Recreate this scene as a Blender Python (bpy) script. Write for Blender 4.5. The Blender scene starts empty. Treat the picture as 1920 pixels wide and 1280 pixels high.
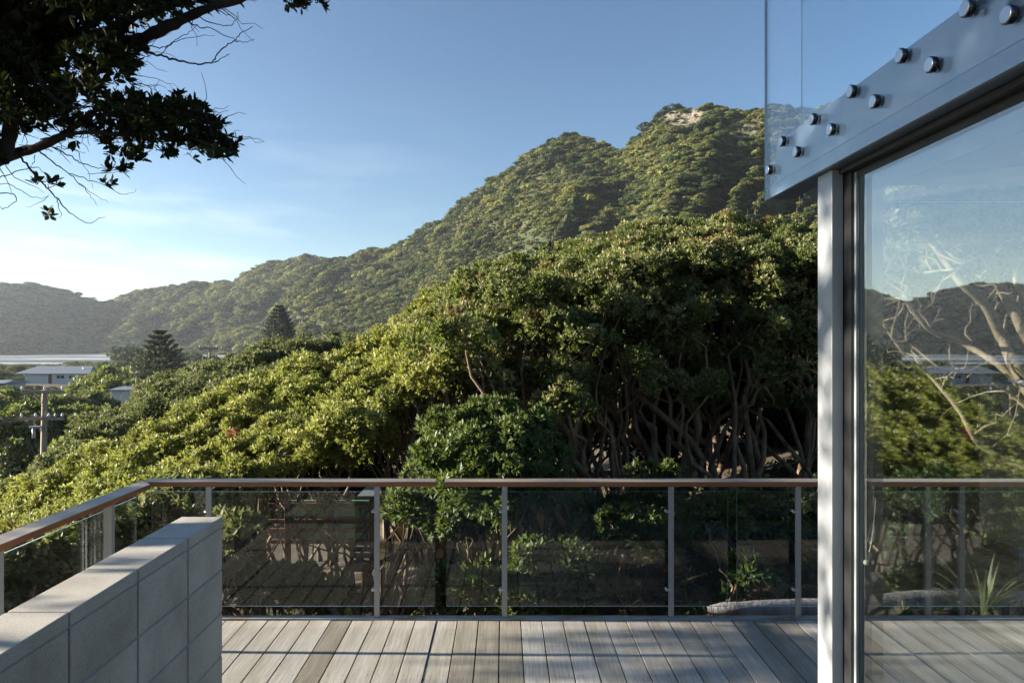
import bpy, bmesh, math, random
import numpy as np
from mathutils import Vector

R = math.radians
SC = bpy.context.scene
COL = SC.collection

# ------------------------------------------------------------------ camera
FOC, VPX, VPY, CAMZ = 1316.0, 945.0, 640.0, 2.02      # photo pixels (1920 wide) and metres above the deck
cam_d = bpy.data.cameras.new('camera')
cam = bpy.data.objects.new('camera', cam_d)
COL.objects.link(cam)
cam.location = (0, 0, CAMZ)
cam.rotation_euler = (R(90), 0, 0)
cam_d.sensor_width = 36.0
cam_d.lens = FOC / 1920 * 36
cam_d.shift_x = (960 - VPX) / 1920
cam_d.clip_start = 0.05
cam_d.clip_end = 6000
SC.camera = cam

# ------------------------------------------------------------------ sky, sun, exposure
SUN_AZ, SUN_EL = 89.0, 12.6        # degrees left of straight ahead, degrees up
world = bpy.data.worlds.new('World')
SC.world = world
world.use_nodes = True
wn = world.node_tree
bg = wn.nodes['Background']
sky = wn.nodes.new('ShaderNodeTexSky')
sky.sky_type = 'NISHITA'
sky.sun_disc = False
sky.sun_elevation = R(SUN_EL)
sky.sun_rotation = R(-SUN_AZ)
sky.air_density = 1.0
sky.dust_density = 0.1
sky.ozone_density = 2.8
# thin cirrus wisps low over the sea
tc = wn.nodes.new('ShaderNodeTexCoord')
mp = wn.nodes.new('ShaderNodeMapping')
mp.inputs['Scale'].default_value = (1.6, 1.6, 9.0)
mp.inputs['Rotation'].default_value = (0.0, 0.12, 0.3)
nz = wn.nodes.new('ShaderNodeTexNoise')
nz.inputs['Scale'].default_value = 2.3
nz.inputs['Detail'].default_value = 7
nz.inputs['Roughness'].default_value = 0.58
cr = wn.nodes.new('ShaderNodeValToRGB')
cr.color_ramp.elements[0].position = 0.50
cr.color_ramp.elements[0].color = (0, 0, 0, 1)
cr.color_ramp.elements[1].position = 0.78
cr.color_ramp.elements[1].color = (0.55, 0.55, 0.55, 1)
sx = wn.nodes.new('ShaderNodeSeparateXYZ')
lo = wn.nodes.new('ShaderNodeMapRange')          # wisps only below about 20 degrees
lo.inputs['From Min'].default_value = 0.36
lo.inputs['From Max'].default_value = 0.10
lf = wn.nodes.new('ShaderNodeMapRange')          # and only towards the sea
lf.inputs['From Min'].default_value = -0.02
lf.inputs['From Max'].default_value = -0.45
mu = wn.nodes.new('ShaderNodeMath'); mu.operation = 'MULTIPLY'
mu2 = wn.nodes.new('ShaderNodeMath'); mu2.operation = 'MULTIPLY'
mxs = wn.nodes.new('ShaderNodeMix'); mxs.data_type = 'RGBA'
mxs.inputs['B'].default_value = (7.2, 7.35, 7.5, 1)
L = wn.links.new
L(tc.outputs['Generated'], mp.inputs['Vector']); L(mp.outputs['Vector'], nz.inputs['Vector'])
L(nz.outputs['Fac'], cr.inputs['Fac']); L(tc.outputs['Generated'], sx.inputs[0])
L(sx.outputs['Z'], lo.inputs['Value']); L(sx.outputs['X'], lf.inputs['Value'])
L(lo.outputs[0], mu.inputs[0]); L(lf.outputs[0], mu.inputs[1])
L(mu.outputs[0], mu2.inputs[0]); L(cr.outputs['Color'], mu2.inputs[1])
# a clear, slightly contrasty air: deeper blue overhead, paler towards the low sun
sa = wn.nodes.new('ShaderNodeVectorMath'); sa.operation = 'SCALE'; sa.inputs['Scale'].default_value = 0.2
sg = wn.nodes.new('ShaderNodeGamma'); sg.inputs['Gamma'].default_value = 1.12
sb = wn.nodes.new('ShaderNodeVectorMath'); sb.operation = 'SCALE'; sb.inputs['Scale'].default_value = 5.0
L(sky.outputs[0], sa.inputs[0]); L(sa.outputs[0], sg.inputs['Color']); L(sg.outputs[0], sb.inputs[0])
L(mu2.outputs[0], mxs.inputs['Factor']); L(sb.outputs[0], mxs.inputs['A'])
L(mxs.outputs['Result'], bg.inputs['Color'])
bg.inputs['Strength'].default_value = 0.043

sun_d = bpy.data.lights.new('sun', 'SUN')
sun_d.energy = 5.0
sun_d.angle = R(0.55)
sun_d.color = (1.0, 0.89, 0.73)
sun = bpy.data.objects.new('sun', sun_d)
COL.objects.link(sun)
TO_SUN = Vector((-math.sin(R(SUN_AZ)) * math.cos(R(SUN_EL)), math.cos(R(SUN_AZ)) * math.cos(R(SUN_EL)), math.sin(R(SUN_EL))))
sun.rotation_euler = (-TO_SUN).to_track_quat('-Z', 'Y').to_euler()
sun.location = (-30, 12, 30)

SC.view_settings.view_transform = 'Standard'
SC.view_settings.look = 'None'
SC.view_settings.exposure = 2.25
SC.view_settings.gamma = 1.0
SC.cycles.use_denoising = True
SC.cycles.max_bounces = 8
SC.cycles.transparent_max_bounces = 24
SC.cycles.diffuse_bounces = 3
SC.cycles.volume_bounces = 0
SC.cycles.caustics_reflective = False
SC.cycles.caustics_refractive = False

# ------------------------------------------------------------------ helpers
def at(px, py, d):
    """photo pixel seen at depth d -> world point"""
    return np.array(((px - VPX) / FOC * d, d, CAMZ + (VPY - py) / FOC * d))

def tag(o, label=None, cat=None, group=None, kind=None):
    if label: o['label'] = label
    if cat: o['category'] = cat
    if group: o['group'] = group
    if kind: o['kind'] = kind
    return o

def empty(name, loc, label=None, cat=None, group=None):
    o = bpy.data.objects.new(name, None)
    o.empty_display_size = 0.2
    o.location = loc
    COL.objects.link(o)
    return tag(o, label, cat, group)

def link(name, me, mat, parent=None):
    o = bpy.data.objects.new(name, me)
    for m in (mat if isinstance(mat, (list, tuple)) else [mat]):
        me.materials.append(m)
    COL.objects.link(o)
    if parent is not None:
        o.parent = parent
        p, off = parent, Vector((0, 0, 0))
        while p is not None:
            off += p.location
            p = p.parent
        o.location = -off          # meshes are written in world coordinates
    return o

def copy_tree(o, parent=None):
    c = o.copy(); COL.objects.link(c)
    if parent is not None: c.parent = parent
    for ch in list(o.children): copy_tree(ch, c)
    return c

class Quads:
    """collects quads in numpy arrays and writes one mesh, with a 'tint' value per face"""
    def __init__(self): self.v, self.f, self.t, self.m, self.n = [], [], [], [], 0
    def add(self, v, f, tint=0.5, mat=0):
        v = np.asarray(v, np.float32).reshape(-1, 3); f = np.asarray(f, np.int64).reshape(-1, 4)
        self.v.append(v); self.f.append(f + self.n); self.n += len(v)
        t = np.empty(len(f), np.float32); t[:] = tint; self.t.append(t)
        self.m.append(np.full(len(f), mat, np.int32))
    def mesh(self, name, smooth=False):
        v = np.concatenate(self.v); f = np.concatenate(self.f)
        me = bpy.data.meshes.new(name)
        me.vertices.add(len(v)); me.vertices.foreach_set('co', v.ravel())
        me.loops.add(f.size); me.loops.foreach_set('vertex_index', f.ravel().astype(np.int32))
        me.polygons.add(len(f)); me.polygons.foreach_set('loop_start', np.arange(0, f.size, 4, dtype=np.int32))
        me.polygons.foreach_set('material_index', np.concatenate(self.m))
        a = me.attributes.new('tint', 'FLOAT', 'FACE'); a.data.foreach_set('value', np.concatenate(self.t))
        me.update(calc_edges=True)
        me.polygons.foreach_set('use_smooth', np.full(len(f), smooth, bool))
        return me
    def build(self, name, mat, parent=None, smooth=False):
        return link(name, self.mesh(name, smooth), mat, parent)
    def tube(self, pts, rad, sides=6, tint=0.5, mat=0, cap=False):
        pts = np.asarray(pts, float); n = len(pts)
        rad = np.broadcast_to(np.asarray(rad, float), (n,))
        tg = np.gradient(pts, axis=0); tg /= np.linalg.norm(tg, axis=1)[:, None] + 1e-9
        ref = np.array((0.31, 0.17, 0.93)) if abs(tg[:, 2]).mean() < 0.8 else np.array((0.93, 0.31, 0.17))
        a = np.cross(tg, ref); a /= np.linalg.norm(a, axis=1)[:, None] + 1e-9
        b = np.cross(tg, a)
        th = np.arange(sides) * 2 * math.pi / sides
        ring = pts[:, None] + rad[:, None, None] * (np.cos(th)[None, :, None] * a[:, None] + np.sin(th)[None, :, None] * b[:, None])
        i = np.arange(n - 1)[:, None] * sides; j = np.arange(sides)[None]; k = (j + 1) % sides
        f = np.stack((i + j, i + k, i + sides + k, i + sides + j), -1).reshape(-1, 4)
        self.add(ring.reshape(-1, 3), f, tint, mat)

def box(bm, x0, x1, y0, y1, z0, z1, bev=0.0, mat=0):
    vs = [bm.verts.new((x, y, z)) for x in (x0, x1) for y in (y0, y1) for z in (z0, z1)]
    q = [(0, 1, 3, 2), (4, 6, 7, 5), (0, 4, 5, 1), (2, 3, 7, 6), (0, 2, 6, 4), (1, 5, 7, 3)]
    fs = [bm.faces.new([vs[i] for i in t]) for t in q]
    for f in fs: f.material_index = mat
    if bev > 0:
        es = list({e for f in fs for e in f.edges})
        r = bmesh.ops.bevel(bm, geom=es, offset=bev, segments=2, affect='EDGES', profile=0.5)
        for f in r['faces']: f.material_index = mat
    return vs

def prism(bm, outline, axis, a, b, mat=0):
    """extrude an outline of 2-D points along an axis ('x','y','z') from a to b"""
    def P(u, v, w):
        return {'x': (w, u, v), 'y': (u, w, v), 'z': (u, v, w)}[axis]
    A = [bm.verts.new(P(u, v, a)) for u, v in outline]; B = [bm.verts.new(P(u, v, b)) for u, v in outline]
    fs = [bm.faces.new(A), bm.faces.new(B[::-1])]
    for i in range(len(A)):
        j = (i + 1) % len(A); fs.append(bm.faces.new((A[j], A[i], B[i], B[j])))
    for f in fs: f.material_index = mat
    return fs

def cyl(bm, p0, p1, r0, r1=None, n=16, mat=0):
    r1 = r0 if r1 is None else r1
    p0, p1 = Vector(p0), Vector(p1); d = (p1 - p0).normalized(); a = d.orthogonal().normalized(); b = d.cross(a)
    A = [bm.verts.new(p0 + r0 * (math.cos(t) * a + math.sin(t) * b)) for t in [2 * math.pi * i / n for i in range(n)]]
    B = [bm.verts.new(p1 + r1 * (math.cos(t) * a + math.sin(t) * b)) for t in [2 * math.pi * i / n for i in range(n)]]
    fs = [bm.faces.new(A[::-1]), bm.faces.new(B)]
    for i in range(n):
        j = (i + 1) % n; f = bm.faces.new((A[i], A[j], B[j], B[i])); f.smooth = True; fs.append(f)
    for f in fs: f.material_index = mat

def fin(bm, name, mat, parent=None):
    bmesh.ops.recalc_face_normals(bm, faces=bm.faces)
    me = bpy.data.meshes.new(name); bm.to_mesh(me); bm.free()
    return link(name, me, mat, parent)

# value noise in numpy
def _h(i, j, k):
    n = (i * 374761393 + j * 668265263 + k * 2147483647 + 1013904223) & 0xffffffff
    n = ((n ^ (n >> 13)) * 1274126177) & 0xffffffff
    n = ((n ^ (n >> 16)) * 2246822519) & 0xffffffff
    return ((n ^ (n >> 15)) & 0xffffff) / 0xffffff
def vnoise(p):
    p = np.asarray(p, float); i = np.floor(p).astype(np.int64); f = p - i; f = f * f * (3 - 2 * f)
    out = 0
    for a in (0, 1):
        for b in (0, 1):
            for c in (0, 1):
                w = (f[..., 0] if a else 1 - f[..., 0]) * (f[..., 1] if b else 1 - f[..., 1]) * (f[..., 2] if c else 1 - f[..., 2])
                out = out + w * _h(i[..., 0] + a, i[..., 1] + b, i[..., 2] + c)
    return out
def fbm(p, o=4):
    p = np.asarray(p, float); s, a, t = 0, 1.0, 0
    for k in range(o):
        s = s + a * (vnoise(p * 2 ** k + 17.3 * k) * 2 - 1); t += a; a *= 0.5
    return s / t
def sm(x):
    x = np.clip(x, 0, 1); return x * x * (3 - 2 * x)

# ------------------------------------------------------------------ materials
def mat_new(name):
    m = bpy.data.materials.new(name); m.use_nodes = True
    nt = m.node_tree; return m, nt, nt.nodes['Principled BSDF'], nt.nodes['Material Output']
def N(nt, t, **kw):
    n = nt.nodes.new(t)
    for k, v in kw.items():
        if k in n.inputs.keys(): n.inputs[k].default_value = v
        else: setattr(n, k, v)
    return n
def ramp(nt, fac, stops):
    r = nt.nodes.new('ShaderNodeValToRGB'); e = r.color_ramp.elements
    while len(e) < len(stops): e.new(0.5)
    for i, (p, c) in enumerate(stops):
        e[i].position = p; e[i].color = (*c, 1)
    nt.links.new(fac, r.inputs['Fac']); return r.outputs['Color']
def noise(nt, scale, detail=4, rough=0.55, vec=None, sc=None, coord='Object'):
    n = N(nt, 'ShaderNodeTexNoise', Scale=scale, Detail=detail, Roughness=rough)
    if vec is None:
        vec = nt.nodes.new('ShaderNodeTexCoord').outputs[coord]
    if sc is not None:
        mpn = nt.nodes.new('ShaderNodeMapping'); mpn.inputs['Scale'].default_value = sc
        nt.links.new(vec, mpn.inputs['Vector']); vec = mpn.outputs['Vector']
    nt.links.new(vec, n.inputs['Vector']); return n.outputs['Fac']
def bump(nt, p, h, strength=0.3, dist=0.01):
    b = N(nt, 'ShaderNodeBump', Strength=strength, Distance=dist)
    nt.links.new(h, b.inputs['Height']); nt.links.new(b.outputs['Normal'], p.inputs['Normal'])
def mixc(nt, fac, a, b, mode='MIX'):
    m = nt.nodes.new('ShaderNodeMix'); m.data_type = 'RGBA'; m.blend_type = mode
    for s, v in (('Factor', fac), ('A', a), ('B', b)):
        if isinstance(v, (int, float)): m.inputs[s].default_value = v
        elif isinstance(v, tuple): m.inputs[s].default_value = (*v, 1)
        else: nt.links.new(v, m.inputs[s])
    return m.outputs['Result']
def attr(nt, name='tint'):
    a = nt.nodes.new('ShaderNodeAttribute'); a.attribute_name = name; return a.outputs['Fac']

def simple(name, col, rough=0.5, metal=0.0, var=0.12, scale=8.0, bmp=0.0, bscale=60):
    m, nt, p, o = mat_new(name)
    f = noise(nt, scale, 5)
    c = ramp(nt, f, [(0.3, tuple(x * (1 - var) for x in col)), (0.7, tuple(min(1, x * (1 + var)) for x in col))])
    nt.links.new(c, p.inputs['Base Color'])
    p.inputs['Roughness'].default_value = rough; p.inputs['Metallic'].default_value = metal
    if bmp: bump(nt, p, noise(nt, bscale, 3), bmp, 0.004)
    return m

def leaf_mat(name, stops, trans=0.35, rough=0.5, patch=1.5, spec=0.32, tcol=(0.30, 0.38, 0.05)):
    m, nt, p, o = mat_new(name)
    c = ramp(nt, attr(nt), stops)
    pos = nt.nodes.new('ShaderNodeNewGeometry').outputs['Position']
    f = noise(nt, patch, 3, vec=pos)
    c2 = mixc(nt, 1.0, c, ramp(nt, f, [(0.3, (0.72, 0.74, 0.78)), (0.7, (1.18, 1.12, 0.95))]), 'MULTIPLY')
    nt.links.new(c2, p.inputs['Base Color']); p.inputs['Roughness'].default_value = rough
    p.inputs['Specular IOR Level'].default_value = spec
    tr = nt.nodes.new('ShaderNodeBsdfTranslucent')
    nt.links.new(mixc(nt, 0.55, c2, tcol), tr.inputs['Color'])
    mx = N(nt, 'ShaderNodeMixShader', Fac=trans)
    nt.links.new(p.outputs[0], mx.inputs[1]); nt.links.new(tr.outputs[0], mx.inputs[2])
    nt.links.new(mx.outputs[0], o.inputs['Surface']); return m

M = {}
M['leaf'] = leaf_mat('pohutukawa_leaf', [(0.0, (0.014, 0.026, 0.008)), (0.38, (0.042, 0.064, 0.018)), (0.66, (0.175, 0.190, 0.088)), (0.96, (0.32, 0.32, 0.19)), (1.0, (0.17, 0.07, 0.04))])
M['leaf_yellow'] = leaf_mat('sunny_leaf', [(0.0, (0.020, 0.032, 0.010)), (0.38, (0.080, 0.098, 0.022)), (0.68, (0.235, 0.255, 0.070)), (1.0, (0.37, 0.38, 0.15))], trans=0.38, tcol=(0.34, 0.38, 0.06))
M['leaf_grey'] = leaf_mat('grey_green_leaf', [(0.0, (0.035, 0.048, 0.022)), (0.4, (0.090, 0.108, 0.048)), (1.0, (0.215, 0.222, 0.110))], trans=0.3, spec=0.2, tcol=(0.25, 0.30, 0.08))
M['leaf_dark'] = leaf_mat('dark_leaf', [(0.0, (0.005, 0.009, 0.003)), (0.6, (0.011, 0.018, 0.006)), (1.0, (0.032, 0.042, 0.010))], trans=0.08, spec=0.1, tcol=(0.10, 0.14, 0.02))  # shade on the silhouetted and back trees put into a darker leaf colour
M['leaf_shrub'] = leaf_mat('shrub_leaf', [(0.0, (0.020, 0.042, 0.016)), (0.6, (0.045, 0.080, 0.028)), (1.0, (0.10, 0.14, 0.045))], trans=0.25)
M['litter'] = leaf_mat('fallen_leaves', [(0.0, (0.035, 0.022, 0.012)), (0.6, (0.11, 0.075, 0.042)), (1.0, (0.22, 0.17, 0.11))], trans=0.1)
M['pine'] = leaf_mat('pine_needles', [(0.0, (0.020, 0.035, 0.018)), (1.0, (0.060, 0.085, 0.035))], trans=0.15, tcol=(0.1, 0.15, 0.05))
M['flax'] = leaf_mat('flax_blade', [(0.0, (0.07, 0.10, 0.05)), (1.0, (0.20, 0.22, 0.12))], trans=0.2)

def bark(name, a, b, bs=0.5):
    m, nt, p, o = mat_new(name)
    f = noise(nt, 9, 6, 0.65, sc=(1, 1, 0.35))
    nt.links.new(ramp(nt, f, [(0.3, a), (0.7, b)]), p.inputs['Base Color'])
    p.inputs['Roughness'].default_value = 0.9; p.inputs['Specular IOR Level'].default_value = 0.2
    bump(nt, p, noise(nt, 30, 5, 0.6, sc=(1, 1, 0.3)), bs, 0.02); return m
M['bark'] = bark('grey_brown_bark', (0.045, 0.031, 0.022), (0.25, 0.180, 0.125))
M['bark_dark'] = bark('dark_bark', (0.012, 0.010, 0.008), (0.035, 0.030, 0.026))
M['bark_pale'] = bark('pale_bark', (0.11, 0.083, 0.06), (0.29, 0.235, 0.175))

def glass_mat(name, tint, f0, f90):
    m, nt, p, o = mat_new(name); nt.nodes.remove(p)
    lw = N(nt, 'ShaderNodeLayerWeight', Blend=0.5)
    pw = N(nt, 'ShaderNodeMath', operation='POWER'); pw.inputs[1].default_value = 3.0
    nt.links.new(lw.outputs['Facing'], pw.inputs[0])
    mr = N(nt, 'ShaderNodeMapRange'); mr.inputs['To Min'].default_value = f0; mr.inputs['To Max'].default_value = f90
    nt.links.new(pw.outputs[0], mr.inputs['Value'])
    t = nt.nodes.new('ShaderNodeBsdfTransparent'); t.inputs['Color'].default_value = (*tint, 1)
    g = N(nt, 'ShaderNodeBsdfGlossy', Roughness=0.0); g.inputs['Color'].default_value = (0.95, 0.98, 1.0, 1)
    mx = nt.nodes.new('ShaderNodeMixShader')
    nt.links.new(mr.outputs[0], mx.inputs[0]); nt.links.new(t.outputs[0], mx.inputs[1]); nt.links.new(g.outputs[0], mx.inputs[2])
    nt.links.new(mx.outputs[0], o.inputs['Surface']); return m
M['glass'] = glass_mat('balustrade_glass', (0.94, 0.955, 0.95), 0.026, 0.9)
M['glass_door'] = glass_mat('coated_door_glass', (0.90, 0.93, 0.92), 0.17, 1.0)
M['glass_top'] = glass_mat('upper_glass', (0.94, 0.96, 0.97), 0.085, 0.5)
M['glass_top_edge'] = simple('lit_glass_edge', (0.50, 0.58, 0.58), 0.2, 0.0, 0.05)  # top and bottom edges lighter, their lit line put into the colour
M['glass_edge'] = simple('glass_edge', (0.07, 0.13, 0.13), 0.15, 0.0, 0.05)  # same glass edge, unlit upright sides given a darker colour

M['alu'] = simple('silver_aluminium', (0.30, 0.32, 0.345), 0.42, 0.25, 0.05, 3.0)
M['steel'] = simple('painted_steel', (0.17, 0.21, 0.27), 0.45, 0.0, 0.05, 2.0)
M['steel_band'] = simple('painted_steel_band', (0.11, 0.15, 0.21), 0.45, 0.0, 0.04, 2.0)
M['chrome'] = simple('polished_steel', (0.50, 0.52, 0.55), 0.28, 1.0, 0.03)
M['dark_trim'] = simple('near_black_trim', (0.012, 0.014, 0.015), 0.5)
M['post'] = simple('grey_powder_coat', (0.30, 0.31, 0.32), 0.4, 0.3, 0.05, 4)
M['rim'] = simple('dark_steel_rim', (0.07, 0.07, 0.075), 0.18, 1.0, 0.03)
M['blind'] = simple('blind_fabric', (0.13, 0.13, 0.125), 0.8)
M['bead'] = simple('bead_chain', (0.75, 0.74, 0.70), 0.35, 0.0, 0.03)
M['ceiling'] = simple('ceiling_paint', (0.30, 0.31, 0.32), 0.7)
M['floor_in'] = simple('interior_timber', (0.22, 0.15, 0.09), 0.4)
M['interior'] = simple('interior_wall', (0.20, 0.20, 0.19), 0.8)

def deck_mat():
    m, nt, p, o = mat_new('weathered_decking')
    t = attr(nt)
    base = ramp(nt, t, [(0.0, (0.22, 0.19, 0.15)), (0.25, (0.35, 0.32, 0.27)), (0.6, (0.47, 0.445, 0.40)), (1.0, (0.56, 0.545, 0.515))])
    tcn = nt.nodes.new('ShaderNodeTexCoord').outputs['Object']
    add = nt.nodes.new('ShaderNodeVectorMath'); add.operation = 'ADD'
    cmb = nt.nodes.new('ShaderNodeCombineXYZ'); ml = N(nt, 'ShaderNodeMath', operation='MULTIPLY'); ml.inputs[1].default_value = 37.0
    nt.links.new(t, ml.inputs[0]); nt.links.new(ml.outputs[0], cmb.inputs['Y']); nt.links.new(tcn, add.inputs[0]); nt.links.new(cmb.outputs[0], add.inputs[1])
    v = add.outputs[0]
    g = noise(nt, 1.0, 6, 0.7, vec=v, sc=(95, 3.2, 20))
    g2 = noise(nt, 1.0, 4, 0.6, vec=v, sc=(9, 1.1, 4))
    c = mixc(nt, 1.0, base, ramp(nt, g, [(0.28, (0.60, 0.57, 0.53)), (0.6, (1.05, 1.05, 1.05))]), 'MULTIPLY')
    c = mixc(nt, 1.0, c, ramp(nt, g2, [(0.3, (0.74, 0.70, 0.63)), (0.62, (1.06, 1.06, 1.07))]), 'MULTIPLY')
    nt.links.new(c, p.inputs['Base Color']); p.inputs['Roughness'].default_value = 0.62
    bump(nt, p, g, 0.35, 0.003); return m
M['deck'] = deck_mat()

def concrete():
    m, nt, p, o = mat_new('concrete_block')
    t = attr(nt)
    f = noise(nt, 190, 3, 0.7); f2 = noise(nt, 4, 5)
    c = ramp(nt, f, [(0.25, (0.25, 0.235, 0.21)), (0.45, (0.43, 0.41, 0.37)), (0.62, (0.49, 0.465, 0.42)), (0.85, (0.62, 0.59, 0.54))])
    c = mixc(nt, 1.0, c, ramp(nt, f2, [(0.3, (0.74, 0.73, 0.70)), (0.7, (1.10, 1.10, 1.10))]), 'MULTIPLY')
    c = mixc(nt, 1.0, c, ramp(nt, t, [(0, (0.9, 0.9, 0.9)), (1, (1.08, 1.07, 1.05))]), 'MULTIPLY')
    nt.links.new(c, p.inputs['Base Color']); p.inputs['Roughness'].default_value = 0.85
    bump(nt, p, noise(nt, 320, 3, 0.7), 0.4, 0.002); return m
M['concrete'] = concrete()
M['bed'] = simple('grey_bed_mortar', (0.30, 0.30, 0.31), 0.95, 0, 0.15, 30)
M['mortar'] = simple('shadowed_mortar', (0.02, 0.02, 0.02), 0.95, 0, 0.2, 30)

def edge_mat():
    m, nt, p, o = mat_new('galvanised_edge_with_rust')
    f = noise(nt, 3.2, 6, 0.7, sc=(1, 4, 4))
    nt.links.new(ramp(nt, f, [(0.42, (0.34, 0.36, 0.37)), (0.56, (0.30, 0.30, 0.28)), (0.64, (0.24, 0.15, 0.08)), (0.75, (0.34, 0.33, 0.31))]), p.inputs['Base Color'])
    p.inputs['Roughness'].default_value = 0.55; return m
M['edge'] = edge_mat()

def rail_mat(name, along):
    m, nt, p, o = mat_new(name)
    geo = nt.nodes.new('ShaderNodeNewGeometry'); s = nt.nodes.new('ShaderNodeSeparateXYZ'); nt.links.new(geo.outputs['Normal'], s.inputs[0])
    scv = (2.0, 60, 60) if along == 'x' else (60, 2.0, 60)
    g = noise(nt, 1.0, 5, 0.65, sc=scv)
    red = ramp(nt, g, [(0.3, (0.15, 0.055, 0.024)), (0.7, (0.30, 0.125, 0.055))])
    grey = ramp(nt, g, [(0.3, (0.20, 0.165, 0.135)), (0.7, (0.36, 0.32, 0.28))])          # top weathers to grey, sides stay oiled
    up = N(nt, 'ShaderNodeMapRange'); up.inputs['From Min'].default_value = 0.5; up.inputs['From Max'].default_value = 0.9
    nt.links.new(s.outputs['Z'], up.inputs['Value'])
    nt.links.new(mixc(nt, up.outputs[0], red, grey), p.inputs['Base Color'])
    p.inputs['Roughness'].default_value = 0.5; bump(nt, p, g, 0.2, 0.002); return m
M['rail_x'] = rail_mat('oiled_hardwood_front', 'x'); M['rail_y'] = rail_mat('oiled_hardwood_side', 'y')

def ground_mat():
    m, nt, p, o = mat_new('bush_floor')
    pos = nt.nodes.new('ShaderNodeNewGeometry').outputs['Position']
    f = noise(nt, 0.35, 8, 0.65, vec=pos); f2 = noise(nt, 14, 4, 0.7, vec=pos)
    c = ramp(nt, f, [(0.35, (0.030, 0.022, 0.014)), (0.5, (0.062, 0.045, 0.028)), (0.62, (0.036, 0.040, 0.016))])
    c = mixc(nt, 1.0, c, ramp(nt, f2, [(0.3, (0.55, 0.5, 0.45)), (0.7, (1.5, 1.4, 1.25))]), 'MULTIPLY')
    nt.links.new(c, p.inputs['Base Color']); p.inputs['Roughness'].default_value = 0.95
    bump(nt, p, f2, 0.6, 0.05); return m
M['ground'] = ground_mat()

def hill_mat():
    m, nt, p, o = mat_new('hillside_undergrowth')
    pos = nt.nodes.new('ShaderNodeNewGeometry').outputs['Position']
    f = noise(nt, 0.02, 6, 0.6, vec=pos); f2 = noise(nt, 0.5, 5, 0.7, vec=pos)
    c = ramp(nt, f, [(0.35, (0.030, 0.042, 0.016)), (0.55, (0.055, 0.066, 0.022)), (0.7, (0.070, 0.060, 0.030))])
    c = mixc(nt, 1.0, c, ramp(nt, f2, [(0.3, (0.55, 0.55, 0.5)), (0.7, (1.3, 1.3, 1.2))]), 'MULTIPLY')
    c = mixc(nt, attr(nt, 'rock'), c, ramp(nt, f2, [(0.36, (0.04, 0.035, 0.025)), (0.48, (0.13, 0.11, 0.085)), (0.62, (0.27, 0.235, 0.185))]))
    nt.links.new(c, p.inputs['Base Color']); p.inputs['Roughness'].default_value = 0.95
    bump(nt, p, f2, 1.0, 1.2); return m
M['hill'] = hill_mat()

def bush_mat(name, cols):
    m, nt, p, o = mat_new(name)
    inf = nt.nodes.new('ShaderNodeObjectInfo'); pos = inf.outputs['Location']
    f = noise(nt, 0.022, 5, 0.6, vec=pos)
    ad = N(nt, 'ShaderNodeMath', operation='MULTIPLY_ADD'); ad.inputs[1].default_value = 0.60
    sb = N(nt, 'ShaderNodeMath', operation='ADD'); sb.inputs[1].default_value = -0.30
    nt.links.new(inf.outputs['Random'], ad.inputs[0]); nt.links.new(f, ad.inputs[2]); nt.links.new(ad.outputs[0], sb.inputs[0])
    c = ramp(nt, sb.outputs[0], cols)
    c = mixc(nt, 1.0, c, ramp(nt, attr(nt), [(0, (0.62, 0.62, 0.6)), (1, (1.35, 1.35, 1.25))]), 'MULTIPLY')
    nt.links.new(c, p.inputs['Base Color']); p.inputs['Roughness'].default_value = 0.75; p.inputs['Specular IOR Level'].default_value = 0.2
    tr = nt.nodes.new('ShaderNodeBsdfTranslucent'); nt.links.new(c, tr.inputs['Color'])
    mx = N(nt, 'ShaderNodeMixShader', Fac=0.3)
    nt.links.new(p.outputs[0], mx.inputs[1]); nt.links.new(tr.outputs[0], mx.inputs[2]); nt.links.new(mx.outputs[0], o.inputs['Surface'])
    return m
M['bush'] = bush_mat('coastal_bush', [(0.24, (0.022, 0.040, 0.016)), (0.40, (0.068, 0.095, 0.028)), (0.53, (0.115, 0.137, 0.038)), (0.64, (0.135, 0.135, 0.055)), (0.80, (0.21, 0.22, 0.055))])

def sea_mat():
    m, nt, p, o = mat_new('sea_with_surf')
    pos = nt.nodes.new('ShaderNodeNewGeometry').outputs['Position']
    w = noise(nt, 1.0, 6, 0.6, vec=pos, sc=(0.006, 0.035, 0.1))
    c = ramp(nt, w, [(0.40, (0.06, 0.09, 0.11)), (0.52, (0.10, 0.13, 0.15)), (0.60, (0.26, 0.28, 0.29))])
    nt.links.new(c, p.inputs['Base Color']); p.inputs['Roughness'].default_value = 0.6; p.inputs['Specular IOR Level'].default_value = 0.08
    bump(nt, p, noise(nt, 1.0, 5, 0.6, vec=pos, sc=(0.15, 0.5, 0.5)), 0.6, 0.6); return m
M['sea'] = sea_mat()
M['foam'] = simple('sea_foam', (0.30, 0.31, 0.32), 0.8, 0, 0.05, 0.2)

M['cream'] = simple('cream_weatherboard', (0.42, 0.35, 0.23), 0.8)
M['pale_wall'] = simple('pale_house_wall', (0.62, 0.61, 0.58), 0.8)
M['roof'] = simple('grey_metal_roof', (0.17, 0.195, 0.225), 0.5, 0.1)
M['dark_glass'] = simple('dark_window', (0.03, 0.035, 0.04), 0.15)
M['green_wall'] = simple('green_painted_wall', (0.18, 0.46, 0.26), 0.7)
M['red_wood'] = simple('red_stained_timber', (0.11, 0.045, 0.028), 0.7)
M['pole_wood'] = bark('weathered_pole', (0.22, 0.17, 0.12), (0.42, 0.35, 0.27), 0.3)
M['ceramic'] = simple('white_ceramic', (0.7, 0.7, 0.68), 0.3)
M['wire'] = simple('power_cable', (0.10, 0.10, 0.10), 0.6)
M['log'] = bark('weathered_driftwood', (0.16, 0.15, 0.15), (0.42, 0.40, 0.41), 0.9)
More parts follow.
